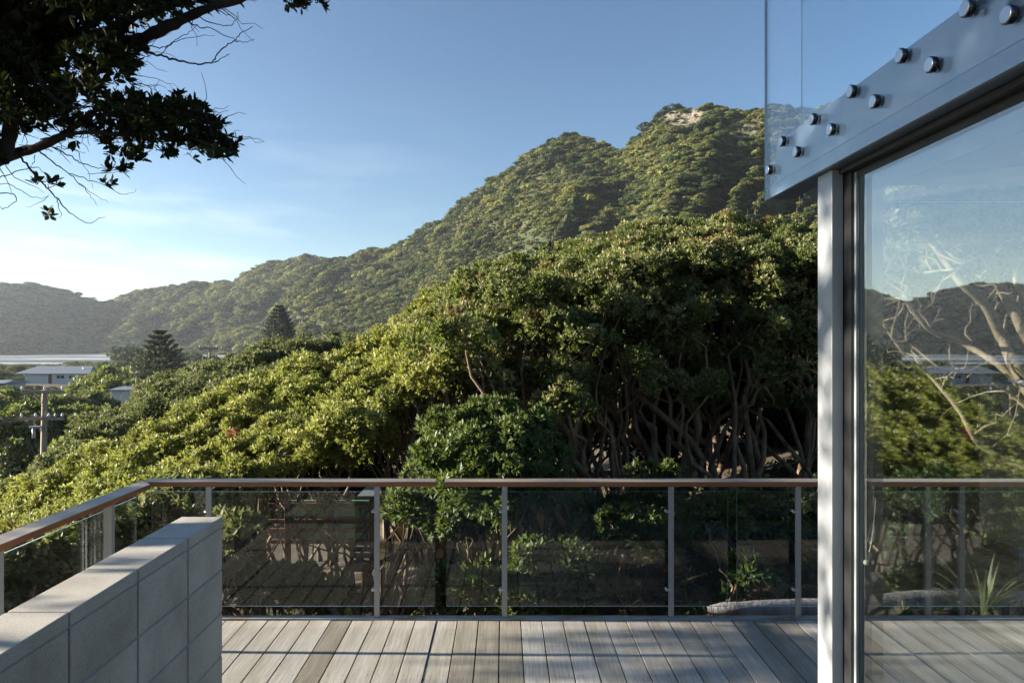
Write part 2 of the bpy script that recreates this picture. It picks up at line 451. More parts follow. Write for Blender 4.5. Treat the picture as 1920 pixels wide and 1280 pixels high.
M['stone'] = simple('grey_stone', (0.24, 0.25, 0.27), 0.9, 0, 0.3, 6, 0.6, 25)
M['flower'] = simple('red_flower', (0.35, 0.035, 0.02), 0.7)
HAZE = 0.00011
# ------------------------------------------------------------------ ground, sea, hills
def ground_h(X, Y):
    az = X / np.maximum(Y + 2.0, 4.0)
    l = sm((0.45 - az) / 0.75)
    g = -0.45 - l * (2.9 * sm((Y - 1) / 9) + 4.3 * sm((Y - 9) / 28) + 5.6 * sm((Y - 150) / 300))
    g = g + (1 - l) * (1.2 * sm((Y - 14) / 40) + 2.0 * sm((Y - 60) / 80))
    g = g - 1.6 * sm((-X - 2.4) / 5) * sm((Y + 6) / 6) * (1 - sm((Y - 5) / 8))
    nz_ = fbm(np.stack((X * 0.35, Y * 0.35, X * 0), -1), 4)
    return g + nz_ * (0.10 + 0.5 * sm((Y - 30) / 200))

def grid_mesh(name, X, Y, Z, mat, rock=None, kind='structure'):
    n, k = X.shape
    v = np.stack((X, Y, Z), -1).reshape(-1, 3)
    i = np.arange(n - 1)[:, None] * k; j = np.arange(k - 1)[None]
    f = np.stack((i + j, i + j + 1, i + k + j + 1, i + k + j), -1).reshape(-1, 4)
    q = Quads(); q.add(v, f); me = q.mesh(name, True)
    if rock is not None:
        a = me.attributes.new('rock', 'FLOAT', 'POINT'); a.data.foreach_set('value', rock.astype(np.float32).ravel())
    o = link(name, me, mat); tag(o, kind=kind); return o

u = np.linspace(-1, 1, 190); X1 = np.sign(u) * (np.exp(np.abs(u) * 6.2) - 1) * 3.6
w_ = np.linspace(0, 1, 190); Y1 = -14 + (np.exp(w_ * 5.4) - 1) * 10.4
XX, YY = np.meshgrid(X1, Y1)
grid_mesh('ground', XX, YY, ground_h(XX, YY), M['ground'])

# sea with low rollers
gx = np.linspace(-2600, 500, 120); gy = np.linspace(380, 5200, 160)
SX, SY = np.meshgrid(gx, gy)
grid_mesh('sea', SX, SY, -12.4 + 0.25 * np.sin(SY / 9 + 2 * fbm(np.stack((SX * .004, SY * .004, SX * 0), -1), 2)), M['sea'])
# breaking waves: long low banks of white water
rng = np.random.default_rng(5)
q = Quads()
for yy, x0, x1, h in ((470, -420, -150, .7), (560, -460, -180, .9), (690, -600, -200, 1.3)):
    n = 140; xs = np.linspace(x0, x1, n)
    nn = fbm(np.stack((xs * .02, xs * 0 + yy, xs * 0), -1), 4)
    yc = yy + nn * 16; hh = h * np.clip(0.55 + 1.5 * fbm(np.stack((xs * .035, xs * 0 + yy * 3, xs * 0), -1), 4), 0.03, 1.4)
    wd = 7 + 6 * np.abs(nn)
    prof = [(-1.6, -0.3), (-0.7, 0.25), (-0.25, 1.0), (0.3, 0.75), (1.6, -0.3)]
    V = np.stack([np.stack((xs, yc + a * wd, -12.4 + np.maximum(b * hh, -0.3)), -1) for a, b in prof], 1)
    i = np.arange(n - 1)[:, None] * 5; j = np.arange(4)[None]
    q.add(V.reshape(-1, 3), np.stack((i + j, i + j + 5, i + j + 6, i + j + 1), -1))
tag(q.build('breaking_surf', M['foam'], None, True), kind='structure')

def lerp(x, pts, k):
    return np.interp(x, [p[0] for p in pts], [p[k] for p in pts])

def hill(name, sky, nu, nt_, seed, amp, diag, rocks=(), back=0.25):
    """sky: (px, py, ridge depth, base depth, base height)"""
    pu = np.linspace(sky[0][0], sky[-1][0], nu); t = np.concatenate((np.linspace(0, 1, nt_), 1 + np.linspace(0.06, 1, 8) * back))
    U, T = np.meshgrid(pu, t)
    py, Dr, Db, zb = (lerp(U, sky, k) for k in (1, 2, 3, 4))
    D = Db + (Dr - Db) * T
    zr = CAMZ + (VPY - py) / FOC * Dr
    zr = zr - 0.004 * Dr + 0.0065 * Dr * fbm(np.stack((U / 26, U * 0 + seed * 3, U * 0), -1), 3)
    Tc = np.minimum(T, 1)
    prof = 0.62 * Tc + 0.38 * Tc ** 2
    wp = fbm(np.stack((U / 130, Tc * 2.2, U * 0 + seed + 4), -1), 3)
    c = U / diag - Tc * (8.5 + 1.5 * wp) + 2.2 * wp
    P = np.stack((c, Tc * 1.2 + U / 300, U * 0 + seed), -1)
    rid = 1 - 2 * np.abs(fbm(P * np.array((1, .55, 1)), 4) * 1.9)
    rid = .75 + (rid - .75) * np.clip(.75 + 1.5 * fbm(np.stack((U / 170, Tc * 3, U * 0 + seed + 21), -1), 2), .25, 1.6)
    env = np.clip(np.sin(np.pi * Tc), 0, 1) ** 0.8
    dn = fbm(np.stack((U / 45, Tc * 5, U * 0 + seed + 9), -1), 4)
    Z = zb + (zr - zb) * prof + ((rid - 0.75) * amp + dn * amp * 0.6) * env
    Z = Z - np.maximum(T - 1, 0) / back * (zr - zb) * 0.55
    D = D + dn * amp * 0.8 * env
    X = (U - VPX) / FOC * D
    rock = np.zeros_like(U)
    for (rx, ry, rw, rh, rs) in rocks:
        PY = VPY - (Z - CAMZ) / D * FOC; PX = U
        e = ((PX - rx) / rw) ** 2 + ((PY - ry) / rh) ** 2 + 1.1 * fbm(np.stack((PX / 17, PY / 17, PX * 0 + rx), -1), 4)
        rock = np.maximum(rock, rs * sm((1.15 - e) / 0.35) * (T <= 1.0))
    o = grid_mesh(name, X, D, Z, M['hill'], rock)
    return dict(X=X, D=D, Z=Z, rock=rock, U=U, T=T)

H3 = [(455, 652, 640, 560, -10), (500, 612, 680, 520, -10), (540, 562, 710, 490, -10), (580, 512, 730, 470, -9.5), (617, 484, 730, 450, -9), (680, 470, 710, 420, -8), (740, 462, 680, 390, -7),
      (775, 440, 660, 370, -6), (830, 415, 620, 330, -5), (865, 378, 590, 310, -4), (900, 350, 570, 290, -4), (950, 315, 540, 265, -3), (1000, 280, 515, 240, -2), (1040, 256, 500, 225, -2), (1075, 247, 490, 210, -1),
      (1110, 258, 480, 200, -1), (1160, 284, 460, 190, 0), (1200, 250, 440, 180, 0), (1240, 215, 425, 170, 1), (1265, 201, 420, 165, 1), (1300, 197, 410, 160, 1),
      (1330, 189, 400, 155, 1), (1360, 198, 395, 152, 1), (1400, 204, 388, 148, 1), (1440, 198, 380, 145, 2), (1530, 205, 370, 140, 2), (1700, 190, 360, 130, 2), (2000, 180, 350, 120, 2), (2500, 220, 350, 110, 2)]
H2 = [(120, 640, 1050, 820, -13), (150, 604, 1050, 810, -13), (195, 566, 1050, 800, -13), (240, 554, 1040, 790, -13), (280, 540, 1030, 780, -13), (340, 530, 1010, 760, -13), (400, 525, 990, 740, -13), (440, 526, 970, 720, -12), (470, 505, 950, 700, -12),
      (500, 490, 930, 690, -12), (535, 488, 920, 670, -12), (570, 480, 900, 650, -12), (617, 482, 900, 640, -12), (680, 492, 900, 640, -12), (820, 520, 900, 640, -12)]
H1 = [(-700, 640, 800, 560, -14), (-450, 560, 860, 600, -14), (-200, 520, 920, 660, -14), (-60, 536, 960, 715, -14), (0, 533, 985, 745, -14), (30, 528, 1000, 762, -14), (60, 529, 1015, 780, -14), (100, 541, 1035, 805, -14), (150, 551, 1065, 840, -14), (195, 566, 1095, 880, -14), (240, 584, 1125, 925, -14), (330, 650, 1190, 1010, -14)]
h3 = hill('near_hill', H3, 420, 110, 3.1, 19, 62, [(1284, 218, 40, 21, .95), (1400, 250, 42, 30, .5), (1040, 292, 30, 18, .28), (560, 592, 26, 20, .5)])
h2 = hill('middle_hill', H2, 260, 70, 7.7, 36, 55, [(510, 600, 18, 22, .3)])
h1 = hill('headland', H1, 220, 70, 11.9, 36, 60, [(30, 612, 30, 26, .22), (-120, 620, 60, 30, .3)])

# ---- bush on the hills: clumps scattered by geometry nodes (too many to count)
def clump_proto(seed, nsub, nq, spread=1.0):
    rng = np.random.default_rng(seed); q = Quads()
    for s in range(nsub):
        a = rng.uniform(0, 6.283); e = rng.uniform(0.0, 1.0)
        c = np.array((math.cos(a) * (1 - e ** 2) ** .5 * .72 * spread, math.sin(a) * (1 - e ** 2) ** .5 * .72 * spread, e * .42 + .05)); r = rng.uniform(.26, .42)
        d = rng.normal(size=(nq, 3)); d[:, 2] = np.abs(d[:, 2]) * 1.1 - .25; d /= np.linalg.norm(d, axis=1)[:, None]
        p = c + d * r * rng.uniform(.75, 1.1, (nq, 1)) * np.array((1, 1, .8))
        n = d + rng.normal(size=(nq, 3)) * .42; n /= np.linalg.norm(n, axis=1)[:, None]
        t1 = np.cross(n, rng.normal(size=(nq, 3))); t1 /= np.linalg.norm(t1, axis=1)[:, None]; t2 = np.cross(n, t1)
        sz = rng.uniform(.045, .10, (nq, 1))
        v = np.stack((p - t1 * sz, p - t2 * sz * .7, p + t1 * sz, p + t2 * sz * .7), 1)
        q.add(v.reshape(-1, 3), np.arange(nq * 4).reshape(-1, 4), np.clip(rng.uniform(.25, .75) + rng.normal(0, .13, nq), 0, 1))
    me = q.mesh('bush_clump'); me.materials.append(M['bush']); return me
protos = bpy.data.collections.new('bush_clump_kinds')
for i in range(5):
    po = bpy.data.objects.new('bush_clump_%s' % 'abcde'[i], clump_proto(40 + i, 12 + 2 * i, 80)); protos.objects.link(po)

def scatter_group():
    g = bpy.data.node_groups.new('scatter_bush', 'GeometryNodeTree')
    g.interface.new_socket('Geometry', in_out='INPUT', socket_type='NodeSocketGeometry'); g.interface.new_socket('Geometry', in_out='OUTPUT', socket_type='NodeSocketGeometry')
    gi, go = g.nodes.new('NodeGroupInput'), g.nodes.new('NodeGroupOutput')
    ip = g.nodes.new('GeometryNodeInstanceOnPoints'); ci = g.nodes.new('GeometryNodeCollectionInfo')
    ci.inputs['Collection'].default_value = protos; ci.inputs['Separate Children'].default_value = True; ci.inputs['Reset Children'].default_value = True
    ip.inputs['Pick Instance'].default_value = True
    def na(name, t):
        n = g.nodes.new('GeometryNodeInputNamedAttribute'); n.data_type = t; n.inputs['Name'].default_value = name; return n.outputs['Attribute']
    g.links.new(gi.outputs[0], ip.inputs['Points']); g.links.new(ci.outputs[0], ip.inputs['Instance'])
    g.links.new(na('idx', 'INT'), ip.inputs['Instance Index']); g.links.new(na('rot', 'FLOAT_VECTOR'), ip.inputs['Rotation']); g.links.new(na('scl', 'FLOAT_VECTOR'), ip.inputs['Scale'])
    g.links.new(ip.outputs[0], go.inputs[0]); return g
SG = scatter_group()
def scatter(name, P, S, rng, label=None, flat=(0.6, 0.95)):
    n = len(P); me = bpy.data.meshes.new(name); me.vertices.add(n); me.vertices.foreach_set('co', P.astype(np.float32).ravel())
    a = me.attributes.new('idx', 'INT', 'POINT'); a.data.foreach_set('value', rng.integers(0, 5, n).astype(np.int32))
    rot = np.stack((rng.normal(0, .12, n), rng.normal(0, .12, n), rng.uniform(0, 6.28, n)), -1)
    a = me.attributes.new('rot', 'FLOAT_VECTOR', 'POINT'); a.data.foreach_set('vector', rot.astype(np.float32).ravel())
    sc = np.stack((S, S * rng.uniform(.8, 1.2, n), S * rng.uniform(*flat, n)), -1)
    a = me.attributes.new('scl', 'FLOAT_VECTOR', 'POINT'); a.data.foreach_set('vector', sc.astype(np.float32).ravel())
    me.update(); o = bpy.data.objects.new(name, me); COL.objects.link(o)
    md = o.modifiers.new('scatter', 'NODES'); md.node_group = SG
    tag(o, label, None, None, 'stuff'); return o

def hill_bush(name, h, n, seed, k=0.0085, umax=1e9, label=None):
    rng = np.random.default_rng(seed)
    nt_, nu = h['X'].shape; m = int(np.sum(h['T'][:, 0] <= 1.06))
    G = np.stack((h['X'], h['D'], h['Z']), -1)[:m]
    ar = np.linalg.norm(np.cross(G[1:, :-1] - G[:-1, :-1], G[:-1, 1:] - G[:-1, :-1]), axis=-1) / G[:-1, :-1, 1] ** 2
    w = ar ** .6; w = w / w.sum() * .35 + .65 / w.size                      # steep stretched cells get their share
    cell = rng.choice(w.size, n, p=w.ravel()); i, j = cell // (nu - 1), cell % (nu - 1); a, b = rng.uniform(0, 1, n), rng.uniform(0, 1, n)
    g = lambda A: A[i, j] * (1 - a) * (1 - b) + A[i + 1, j] * a * (1 - b) + A[i, j + 1] * (1 - a) * b + A[i + 1, j + 1] * a * b
    P = np.stack((g(h['X']), g(h['D']), g(h['Z'])), -1); rk = g(h['rock'])
    S = P[:, 1] * k * np.exp(rng.normal(0, .46, n))
    big = fbm(P * .018, 3)
    S = S * (1 + .7 * big)
    tall = rng.uniform(size=n) < 0.02; S[tall] *= 1.8; S = np.minimum(S, P[:, 1] * k * 2.6)
    keep = ((rk < 0.3) | (rng.uniform(size=n) < .15)) & (g(h['U']) < umax)
    P[:, 2] -= S * .12
    return scatter(name, P[keep], S[keep], rng, label)
hill_bush('hillside_bush', h3, 105000, 1, 0.0045, 2100, 'dense olive and green coastal bush covering the near hill')
hill_bush('hillside_trees', h3, 9500, 11, 0.0080, 2100, 'larger tree crowns standing out of the bush on the near hill')
hill_bush('hillside_bush', h2, 36000, 2, 0.0050, 1e9, 'green bush covering the middle hill behind the valley')
hill_bush('hillside_bush', h1, 28000, 3, 0.0050, 1e9, 'hazy dark bush covering the far headland by the sea')

# low bush filling the valley floor
rng = np.random.default_rng(8)
n = 15000
D = 62 * (430 / 62) ** rng.uniform(0, 1, n) ** 0.8
PX = rng.uniform(-520, 900, n)
X = (PX - VPX) / FOC * D; Z = ground_h(X, D)
S = D * .011 * np.exp(rng.normal(0, .4, n)) + .5
S = S * (1 + .6 * fbm(np.stack((X * .03, D * .03, X * 0), -1), 3))
PYt = VPY - (Z + S - CAMZ) / D * FOC
HOUSES = [(90, 160, 150, 12), (232, 92, 70, 9), (-5, 130, 60, 10), (365, 165, 70, 8)]
keep = ~((D > 210) & (((PX < 135) & (PYt < 677)) | ((PX >= 135) & (PX < 255) & (PYt < 669))))
for hx, hd, hw, rr in HOUSES:
    keep &= ~((np.abs(PX - hx) < hw * .62) & (D < hd + rr) & (D > hd - (20 if hd > 100 else 7)))
    keep &= ~((np.abs(PX - hx) < hw * .55) & (D < hd) & (PYt < (716 if hd > 120 else 752)))
scatter('valley_bush', np.stack((X, D, Z), -1)[keep], S[keep], rng, 'low green bush filling the valley floor towards the sea', (.6, .95))
# ------------------------------------------------------------------ trees
def unit(a): return a / (np.linalg.norm(a, axis=-1, keepdims=True) + 1e-9)

def rosettes(q, P, A, size, K, rng, tint, hexa=False, lo=0.25, hi=1.25, mat=0, wid=0.20):
    n = len(P)
    if n == 0: return
    A = unit(A); ref = np.where(np.abs(A[:, 2:3]) < .9, np.array((0, 0, 1.0)), np.array((1.0, 0, 0)))
    a = unit(np.cross(A, ref)); b = np.cross(A, a)
    ph = (np.arange(K)[None] + rng.uniform(0, 1, (n, K))) / K * 6.283 + rng.uniform(0, 6.28, (n, 1))
    ti = rng.uniform(lo, hi, (n, K))
    r = np.cos(ph)[..., None] * a[:, None] + np.sin(ph)[..., None] * b[:, None]
    d = np.cos(ti)[..., None] * A[:, None] + np.sin(ti)[..., None] * r
    s = unit(np.cross(d, A[:, None])); u = np.cross(s, d)
    Ln = (np.asarray(size).reshape(-1, 1) * rng.uniform(.75, 1.2, (n, K)))[..., None]
    B = P[:, None] + d * Ln * .08
    tt = np.clip(np.asarray(tint).reshape(-1, 1) + rng.normal(0, .13, (n, K)), 0, 1)
    if hexa:
        V = np.stack((B, B + d * Ln * .4 + s * Ln * wid * .9 + u * Ln * .05, B + d * Ln * .75 + s * Ln * wid * .75 + u * Ln * .04, B + d * Ln - u * Ln * .04,
                      B + d * Ln * .75 - s * Ln * wid * .75 + u * Ln * .04, B + d * Ln * .4 - s * Ln * wid * .9 + u * Ln * .05), 2).reshape(-1, 3)
        k = np.arange(n * K)[:, None] * 6
        f = np.concatenate((k + np.array([[0, 1, 2, 3]]), k + np.array([[0, 3, 4, 5]])), 0)
        q.add(V, f, np.concatenate((tt.ravel(), tt.ravel())), mat)
    else:
        V = np.stack((B, B + d * Ln * .58 + s * Ln * wid + u * Ln * .05, B + d * Ln, B + d * Ln * .58 - s * Ln * wid + u * Ln * .05), 2).reshape(-1, 3)
        q.add(V, np.arange(n * K * 4).reshape(-1, 4), tt.ravel(), mat)

def crown_pts(c, r, rsub, spacing, rng, low=-.35, fill=.25, dens=1.0):
    c = np.asarray(c, float); r = np.asarray(r, float)
    area = 2 * math.pi * ((r[0] * r[1]) + (r[0] * r[2]) + (r[1] * r[2])) / 3 * (1 - low)
    ns = max(4, int(dens * area / (rsub ** 2 * 2.0)))
    d = rng.normal(size=(ns * 3, 3)); d = unit(d); d = d[d[:, 2] > low][:ns]; ns = len(d)
    cs = c + d * r * (0.92 + .16 * rng.normal(size=(ns, 1)))
    dn = unit(d / r)
    npp = max(5, int(2 * math.pi * rsub ** 2 / spacing ** 2))
    sc = rng.uniform(.7, 1.25, (ns, 1, 1))
    e = unit(rng.normal(size=(ns, npp, 3)) + 0.9 * (dn * .75 + np.array((0, 0, .5)))[:, None])
    P = cs[:, None] + e * rsub * sc * rng.uniform(.55, 1.08, (ns, npp, 1))
    A = unit(e * .75 + dn[:, None] * .35 + np.array((0, 0, .45)) + rng.normal(size=e.shape) * .18)
    T = np.broadcast_to(rng.normal(.48, .17, (ns, 1)), (ns, npp)) + .16 * e[..., 2]  # upward rosettes paler, sunlit tops put into the tint
    P, A, T = P.reshape(-1, 3), A.reshape(-1, 3), T.reshape(-1)
    nf = int(len(P) * fill)
    if nf:
        di = unit(rng.normal(size=(nf, 3))); PI = c + di * r * rng.uniform(.2, .85, (nf, 1))
        PI[:, 2] = np.maximum(PI[:, 2], c[2] + low * r[2])
        P = np.concatenate((P, PI)); A = np.concatenate((A, unit(di + np.array((0, 0, .6))))); T = np.concatenate((T, rng.normal(.3, .1, nf)))  # inner rosettes darker, crown shade put into the tint
    return P, A, T, cs

def wig(p0, p1, n, amp, rng, sag=0.0):
    p0, p1 = np.asarray(p0, float), np.asarray(p1, float); t = np.linspace(0, 1, n)[:, None]
    o = rng.uniform(0, 50, 3); env = np.sin(np.pi * t) ** .7
    nn = np.stack([fbm(np.stack((t[:, 0] * 3.2 + o[k], t[:, 0] * 0 + k * 9.1, t[:, 0] * 0), -1), 3) for k in range(3)], -1)
    return p0 + (p1 - p0) * t + nn * env * amp * 2.2 + np.array((0, 0, sag)) * np.sin(np.pi * t)

def skeleton(q, base, lumps, subs, rng, r0, twig=True, stems=1, side=6, tw=.012, mat=0, forks=2):
    base = np.asarray(base, float); paths = []
    for (c, r), cs in zip(lumps, subs):
        c = np.asarray(c, float); r = np.asarray(r, float)
        for s in range(stems):
            tgt = c + np.array((rng.normal(0, .35) * r[0], rng.normal(0, .3) * r[1], -.15 * r[2]))
            L_ = np.linalg.norm(tgt - base)
            b0 = base + np.array((rng.normal(0, .16), rng.normal(0, .16), -.15)); rs0 = r0 * rng.uniform(.65, 1.5)
            if len(paths) > 2 and rng.uniform() < .72:          # fork off an older limb
                pp_, rr_ = paths[rng.integers(0, len(paths))]; i0 = rng.integers(3, 9); b0, rs0 = pp_[i0], rr_[i0] * .8
                L_ = np.linalg.norm(tgt - b0)
            path = wig(b0, tgt, 13, L_ * .13, rng, 0)
            rad = np.linspace(1, .22, 13) ** 1.15 * rs0 * rng.uniform(.88, 1.12, 13)
            paths.append((path, rad))
            q.tube(path, rad, side, rng.uniform(.2, .8), mat)
            tips = [path[k] for k in (6, 8, 9, 10, 11, 12)]
            for k in range(forks):
                i0 = rng.integers(4, 10)
                e = c + unit(rng.normal(size=3) + np.array((0, 0, .3))) * r * .7
                bp = wig(path[i0], e, 8, np.linalg.norm(e - path[i0]) * .14, rng)
                q.tube(bp, np.linspace(rad[i0] * .62, rad[i0] * .2, 8), 5, rng.uniform(.2, .8), mat); tips += [bp[k2] for k2 in (3, 5, 6, 7)]
            if twig and len(cs):
                tp = np.array(tips)
                for t in cs[s::stems]:
                    i = np.argmin(((tp - t) ** 2).sum(1) + rng.uniform(0, .15, len(tp)))
                    q.tube(wig(tp[i], t, 5, np.linalg.norm(t - tp[i]) * .12, rng), np.linspace(tw * 1.6, tw * .6, 5), 4, rng.uniform(0, 1), mat)

def make_tree(name, label, base, lumps, seed, group=None, cat='tree', leaf='leaf', wood='bark', rsub=.17, spacing=.076, size=.066, K=6,
              r0=.085, stems=1, low=-.3, fill=.25, dens=1.0, twig=True, hexa=False, tintoff=0.0, forks=2, flowers=0, wid=.2):
    rng = np.random.default_rng(seed)
    root = empty(name, tuple(base), label, cat, group)
    qc, qt = Quads(), Quads(); subs = []
    for c, r in lumps:
        P, A, T, cs = crown_pts(c, r, rsub, spacing, rng, low, fill, dens); subs.append(cs)
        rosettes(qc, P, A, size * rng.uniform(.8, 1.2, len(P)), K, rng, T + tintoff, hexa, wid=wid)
    skeleton(qt, base, lumps, subs, rng, r0, twig, stems, forks=forks)
    qt.build('trunk', M[wood], root, True)
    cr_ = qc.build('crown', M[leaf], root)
    return root

def px_lumps(spec, dy=1.0):
    out = []
    for (px, py, d, rx, rz) in spec:
        c = at(px, py, d); k = d / FOC
        out.append((c, np.array((rx * k, rx * k * dy, rz * k))))
    return out
def base_px(px, d):
    X = (px - VPX) / FOC * d
    return np.array((X, d, float(ground_h(np.array(X), np.array(d)))))

HG = 'wind shaped trees of the grove beyond the railing'
A_ROW = [
 ('tree reaching from behind the aluminium post with dark foliage over bare limbs', 1500, 11.0, [(1490, 500, 11, 95, 55), (1560, 480, 11.4, 90, 55), (1500, 600, 10.4, 65, 45), (1570, 610, 10.6, 70, 60), (1450, 690, 10.2, 40, 30)], 'leaf', 2),
 ('tall round crowned tree with pale forked limbs next left of the post', 1395, 10.8, [(1400, 470, 11, 85, 50), (1440, 545, 10.6, 60, 40), (1370, 560, 10.3, 55, 38), (1400, 650, 10.4, 45, 32)], 'leaf', 1),
 ('highest tree of the grove, its top standing above all the others', 1285, 10.8, [(1310, 462, 11.2, 80, 52), (1245, 455, 11.3, 75, 46), (1300, 560, 10.4, 55, 36), (1230, 550, 10.5, 60, 40), (1260, 640, 10.2, 45, 30)], 'leaf', 1),
 ('tree with bright leaf tufts on its left shoulder and a dark hollow below', 1130, 10.2, [(1165, 480, 11.2, 80, 46), (1095, 505, 10.8, 72, 46), (1170, 570, 10.2, 60, 42), (1110, 600, 10, 50, 34)], 'leaf', 2),
 ('tree with a low sunlit clump hanging in front of its trunks', 1040, 9.7, [(1040, 535, 10.8, 72, 44), (1030, 620, 9.3, 52, 42), (965, 560, 10.5, 62, 44), (1050, 720, 9.4, 40, 26)], 'leaf', 1),
 ('tree with brown twiggy patch under its sunlit top at the grove bend', 905, 9.4, [(900, 545, 10.9, 72, 44), (935, 640, 9.4, 48, 34), (855, 615, 10, 78, 50), (905, 710, 9.0, 45, 32)], 'leaf', 1),
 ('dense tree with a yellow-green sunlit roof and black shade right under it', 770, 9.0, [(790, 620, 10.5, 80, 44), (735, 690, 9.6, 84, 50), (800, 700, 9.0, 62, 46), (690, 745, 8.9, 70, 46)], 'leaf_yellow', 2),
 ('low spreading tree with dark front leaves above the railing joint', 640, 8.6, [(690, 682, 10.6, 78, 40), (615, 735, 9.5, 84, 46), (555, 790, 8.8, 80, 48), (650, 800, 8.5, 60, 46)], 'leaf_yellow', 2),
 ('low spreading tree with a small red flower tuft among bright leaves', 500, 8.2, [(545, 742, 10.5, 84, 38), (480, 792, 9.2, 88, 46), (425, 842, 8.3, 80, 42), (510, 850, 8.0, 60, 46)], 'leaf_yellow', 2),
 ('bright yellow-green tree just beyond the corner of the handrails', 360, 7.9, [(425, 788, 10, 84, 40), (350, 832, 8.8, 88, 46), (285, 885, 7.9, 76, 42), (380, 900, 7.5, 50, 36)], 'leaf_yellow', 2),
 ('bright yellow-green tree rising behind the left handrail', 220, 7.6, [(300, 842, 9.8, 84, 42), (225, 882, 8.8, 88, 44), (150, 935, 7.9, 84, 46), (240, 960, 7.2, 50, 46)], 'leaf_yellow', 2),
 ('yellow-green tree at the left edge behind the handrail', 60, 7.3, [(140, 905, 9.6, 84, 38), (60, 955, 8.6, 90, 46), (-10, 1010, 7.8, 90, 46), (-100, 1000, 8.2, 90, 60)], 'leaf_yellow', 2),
]
# the wind-clipped roof of the grove: one sweeping sheet shared out among its trees
SKY_ = [(-160, 975), (20, 912), (150, 868), (250, 812), (400, 742), (520, 692), (690, 646), (780, 592), (830, 548), (900, 502), (1000, 482), (1150, 432), (1270, 406), (1400, 415), (1530, 428), (1640, 440)]
EDG_ = [(-160, 1080), (20, 1015), (150, 965), (250, 930), (400, 880), (520, 830), (690, 755), (830, 645), (900, 590), (1000, 540), (1150, 486), (1270, 462), (1400, 466), (1640, 480)]
def roof(x0, x1, seed):
    r_ = np.random.default_rng(seed); out = []
    x = x0
    while x < x1:
        t_ = np.clip((x - 250) / 850, 0, 1); dS, dF = 10.6 + 1.6 * t_, 7.7 + 2.8 * t_
        for v in (0.0, .36, .70, 1.0):
            xx = x + r_.normal(0, 12); s_, e_ = np.interp(xx, [p[0] for p in SKY_], [p[1] for p in SKY_]), np.interp(xx, [p[0] for p in EDG_], [p[1] for p in EDG_])
            out.append((xx, s_ + (e_ - s_) * v + 36 + r_.normal(0, 5), dS + (dF - dS) * v, r_.uniform(38, 56), r_.uniform(17, 26)))
        x += 44
    return out
CX_ = [a[1] for a in A_ROW]
for i, (lab, bx, bd, spec, lf_, st) in enumerate(A_ROW):
    hi_ = 1660 if i == 0 else (CX_[i - 1] + bx) / 2; lo_ = -160 if i == len(A_ROW) - 1 else (CX_[i + 1] + bx) / 2
    lowf = [s for s in spec if s[1] > np.interp(s[0], [p[0] for p in EDG_], [p[1] for p in EDG_]) + 22]
    spec = roof(lo_, hi_, 800 + i) + [(a, b_ + 10, d_, rx_ * .8, rz_ * .85) for a, b_, d_, rx_, rz_ in lowf]
    big = bx > 850
    if big:
        rs_ = np.random.default_rng(500 + i)
        for k_ in range(6): spec = spec + [(bx + rs_.normal(0, 60), 540 + 270 * rs_.uniform() ** 1.4, bd - rs_.uniform(-.5, 1.1), rs_.uniform(20, 46), rs_.uniform(16, 34))]
    tr_ = make_tree('pohutukawa_tree', 'pohutukawa ' + lab, base_px(bx, bd), px_lumps(spec, 1.25), 100 + i, HG, leaf=lf_, stems=1,
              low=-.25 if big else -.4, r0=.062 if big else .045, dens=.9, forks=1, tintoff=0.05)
    if i == 8:
        rf = np.random.default_rng(3); qf = Quads()
        for fx, fy, fd in ((436, 818, 8.0), (441, 809, 8.0), (431, 812, 8.05)):
            c_ = at(fx, fy, fd) + rf.normal(0, .014, (7, 3)); rosettes(qf, c_, rf.normal(0, 1, (7, 3)) + (0, -.6, .8), np.full(7, .035), 12, rf, np.full(7, .5), False, .1, 1.3, wid=.08)
        qf.build('flower_tuft', M['flower'], tr_)

B_ROW = [
 ('tree standing deeper in the grove, seen in the gap nearest the post', 1540, 14.5, [(1480, 480, 14.5, 120, 60), (1600, 470, 14.5, 130, 60), (1540, 640, 14, 120, 90)], 'leaf_dark'),
 ('shaded tree deeper in the grove under its highest crown', 1330, 14.8, [(1340, 470, 14.5, 110, 55), (1250, 500, 14.5, 100, 60), (1330, 650, 14.5, 110, 70)], 'leaf_dark'),
 ('shaded tree deeper in the grove behind the sunlit hanging clump', 1120, 14.2, [(1130, 500, 14.2, 110, 55), (1030, 540, 14.2, 100, 60), (1120, 670, 14.5, 100, 70)], 'leaf_dark'),
 ('shaded tree deeper in the grove at its bend', 930, 14, [(930, 560, 13.8, 100, 55), (850, 620, 13.5, 90, 50), (950, 700, 14, 90, 60)], 'leaf'),
 ('yellow-green tree behind the dense roofed tree on the lower slope', 730, 13.8, [(770, 650, 13.6, 80, 40), (690, 690, 13.2, 90, 44), (740, 760, 13.2, 90, 50)], 'leaf_yellow'),
 ('yellow-green tree on the slope behind the low spreading trees', 560, 13.2, [(600, 712, 13.2, 80, 36), (520, 745, 12.8, 84, 40), (440, 780, 12.4, 80, 40)], 'leaf_yellow'),

 ('tree standing right behind the sliding door view', 1720, 13, [(1700, 560, 13, 130, 120), (1790, 640, 13.4, 110, 120), (1690, 760, 12.6, 110, 100)], 'leaf_dark'),
 ('tree filling the right edge behind the door glass', 1930, 13, [(1900, 560, 13, 120, 130), (2020, 600, 13.4, 130, 150), (1880, 760, 12.6, 120, 110)], 'leaf_dark'),
]
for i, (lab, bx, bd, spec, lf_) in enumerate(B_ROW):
    make_tree('pohutukawa_tree', 'pohutukawa ' + lab, base_px(bx, bd), px_lumps([(a, b_ + 44, d_, rx_, rz_) for a, b_, d_, rx_, rz_ in spec], 1.0), 140 + i, HG, leaf=lf_, stems=2, low=-.6, rsub=.36, spacing=.15, size=.15, K=6, r0=.07, dens=.9)

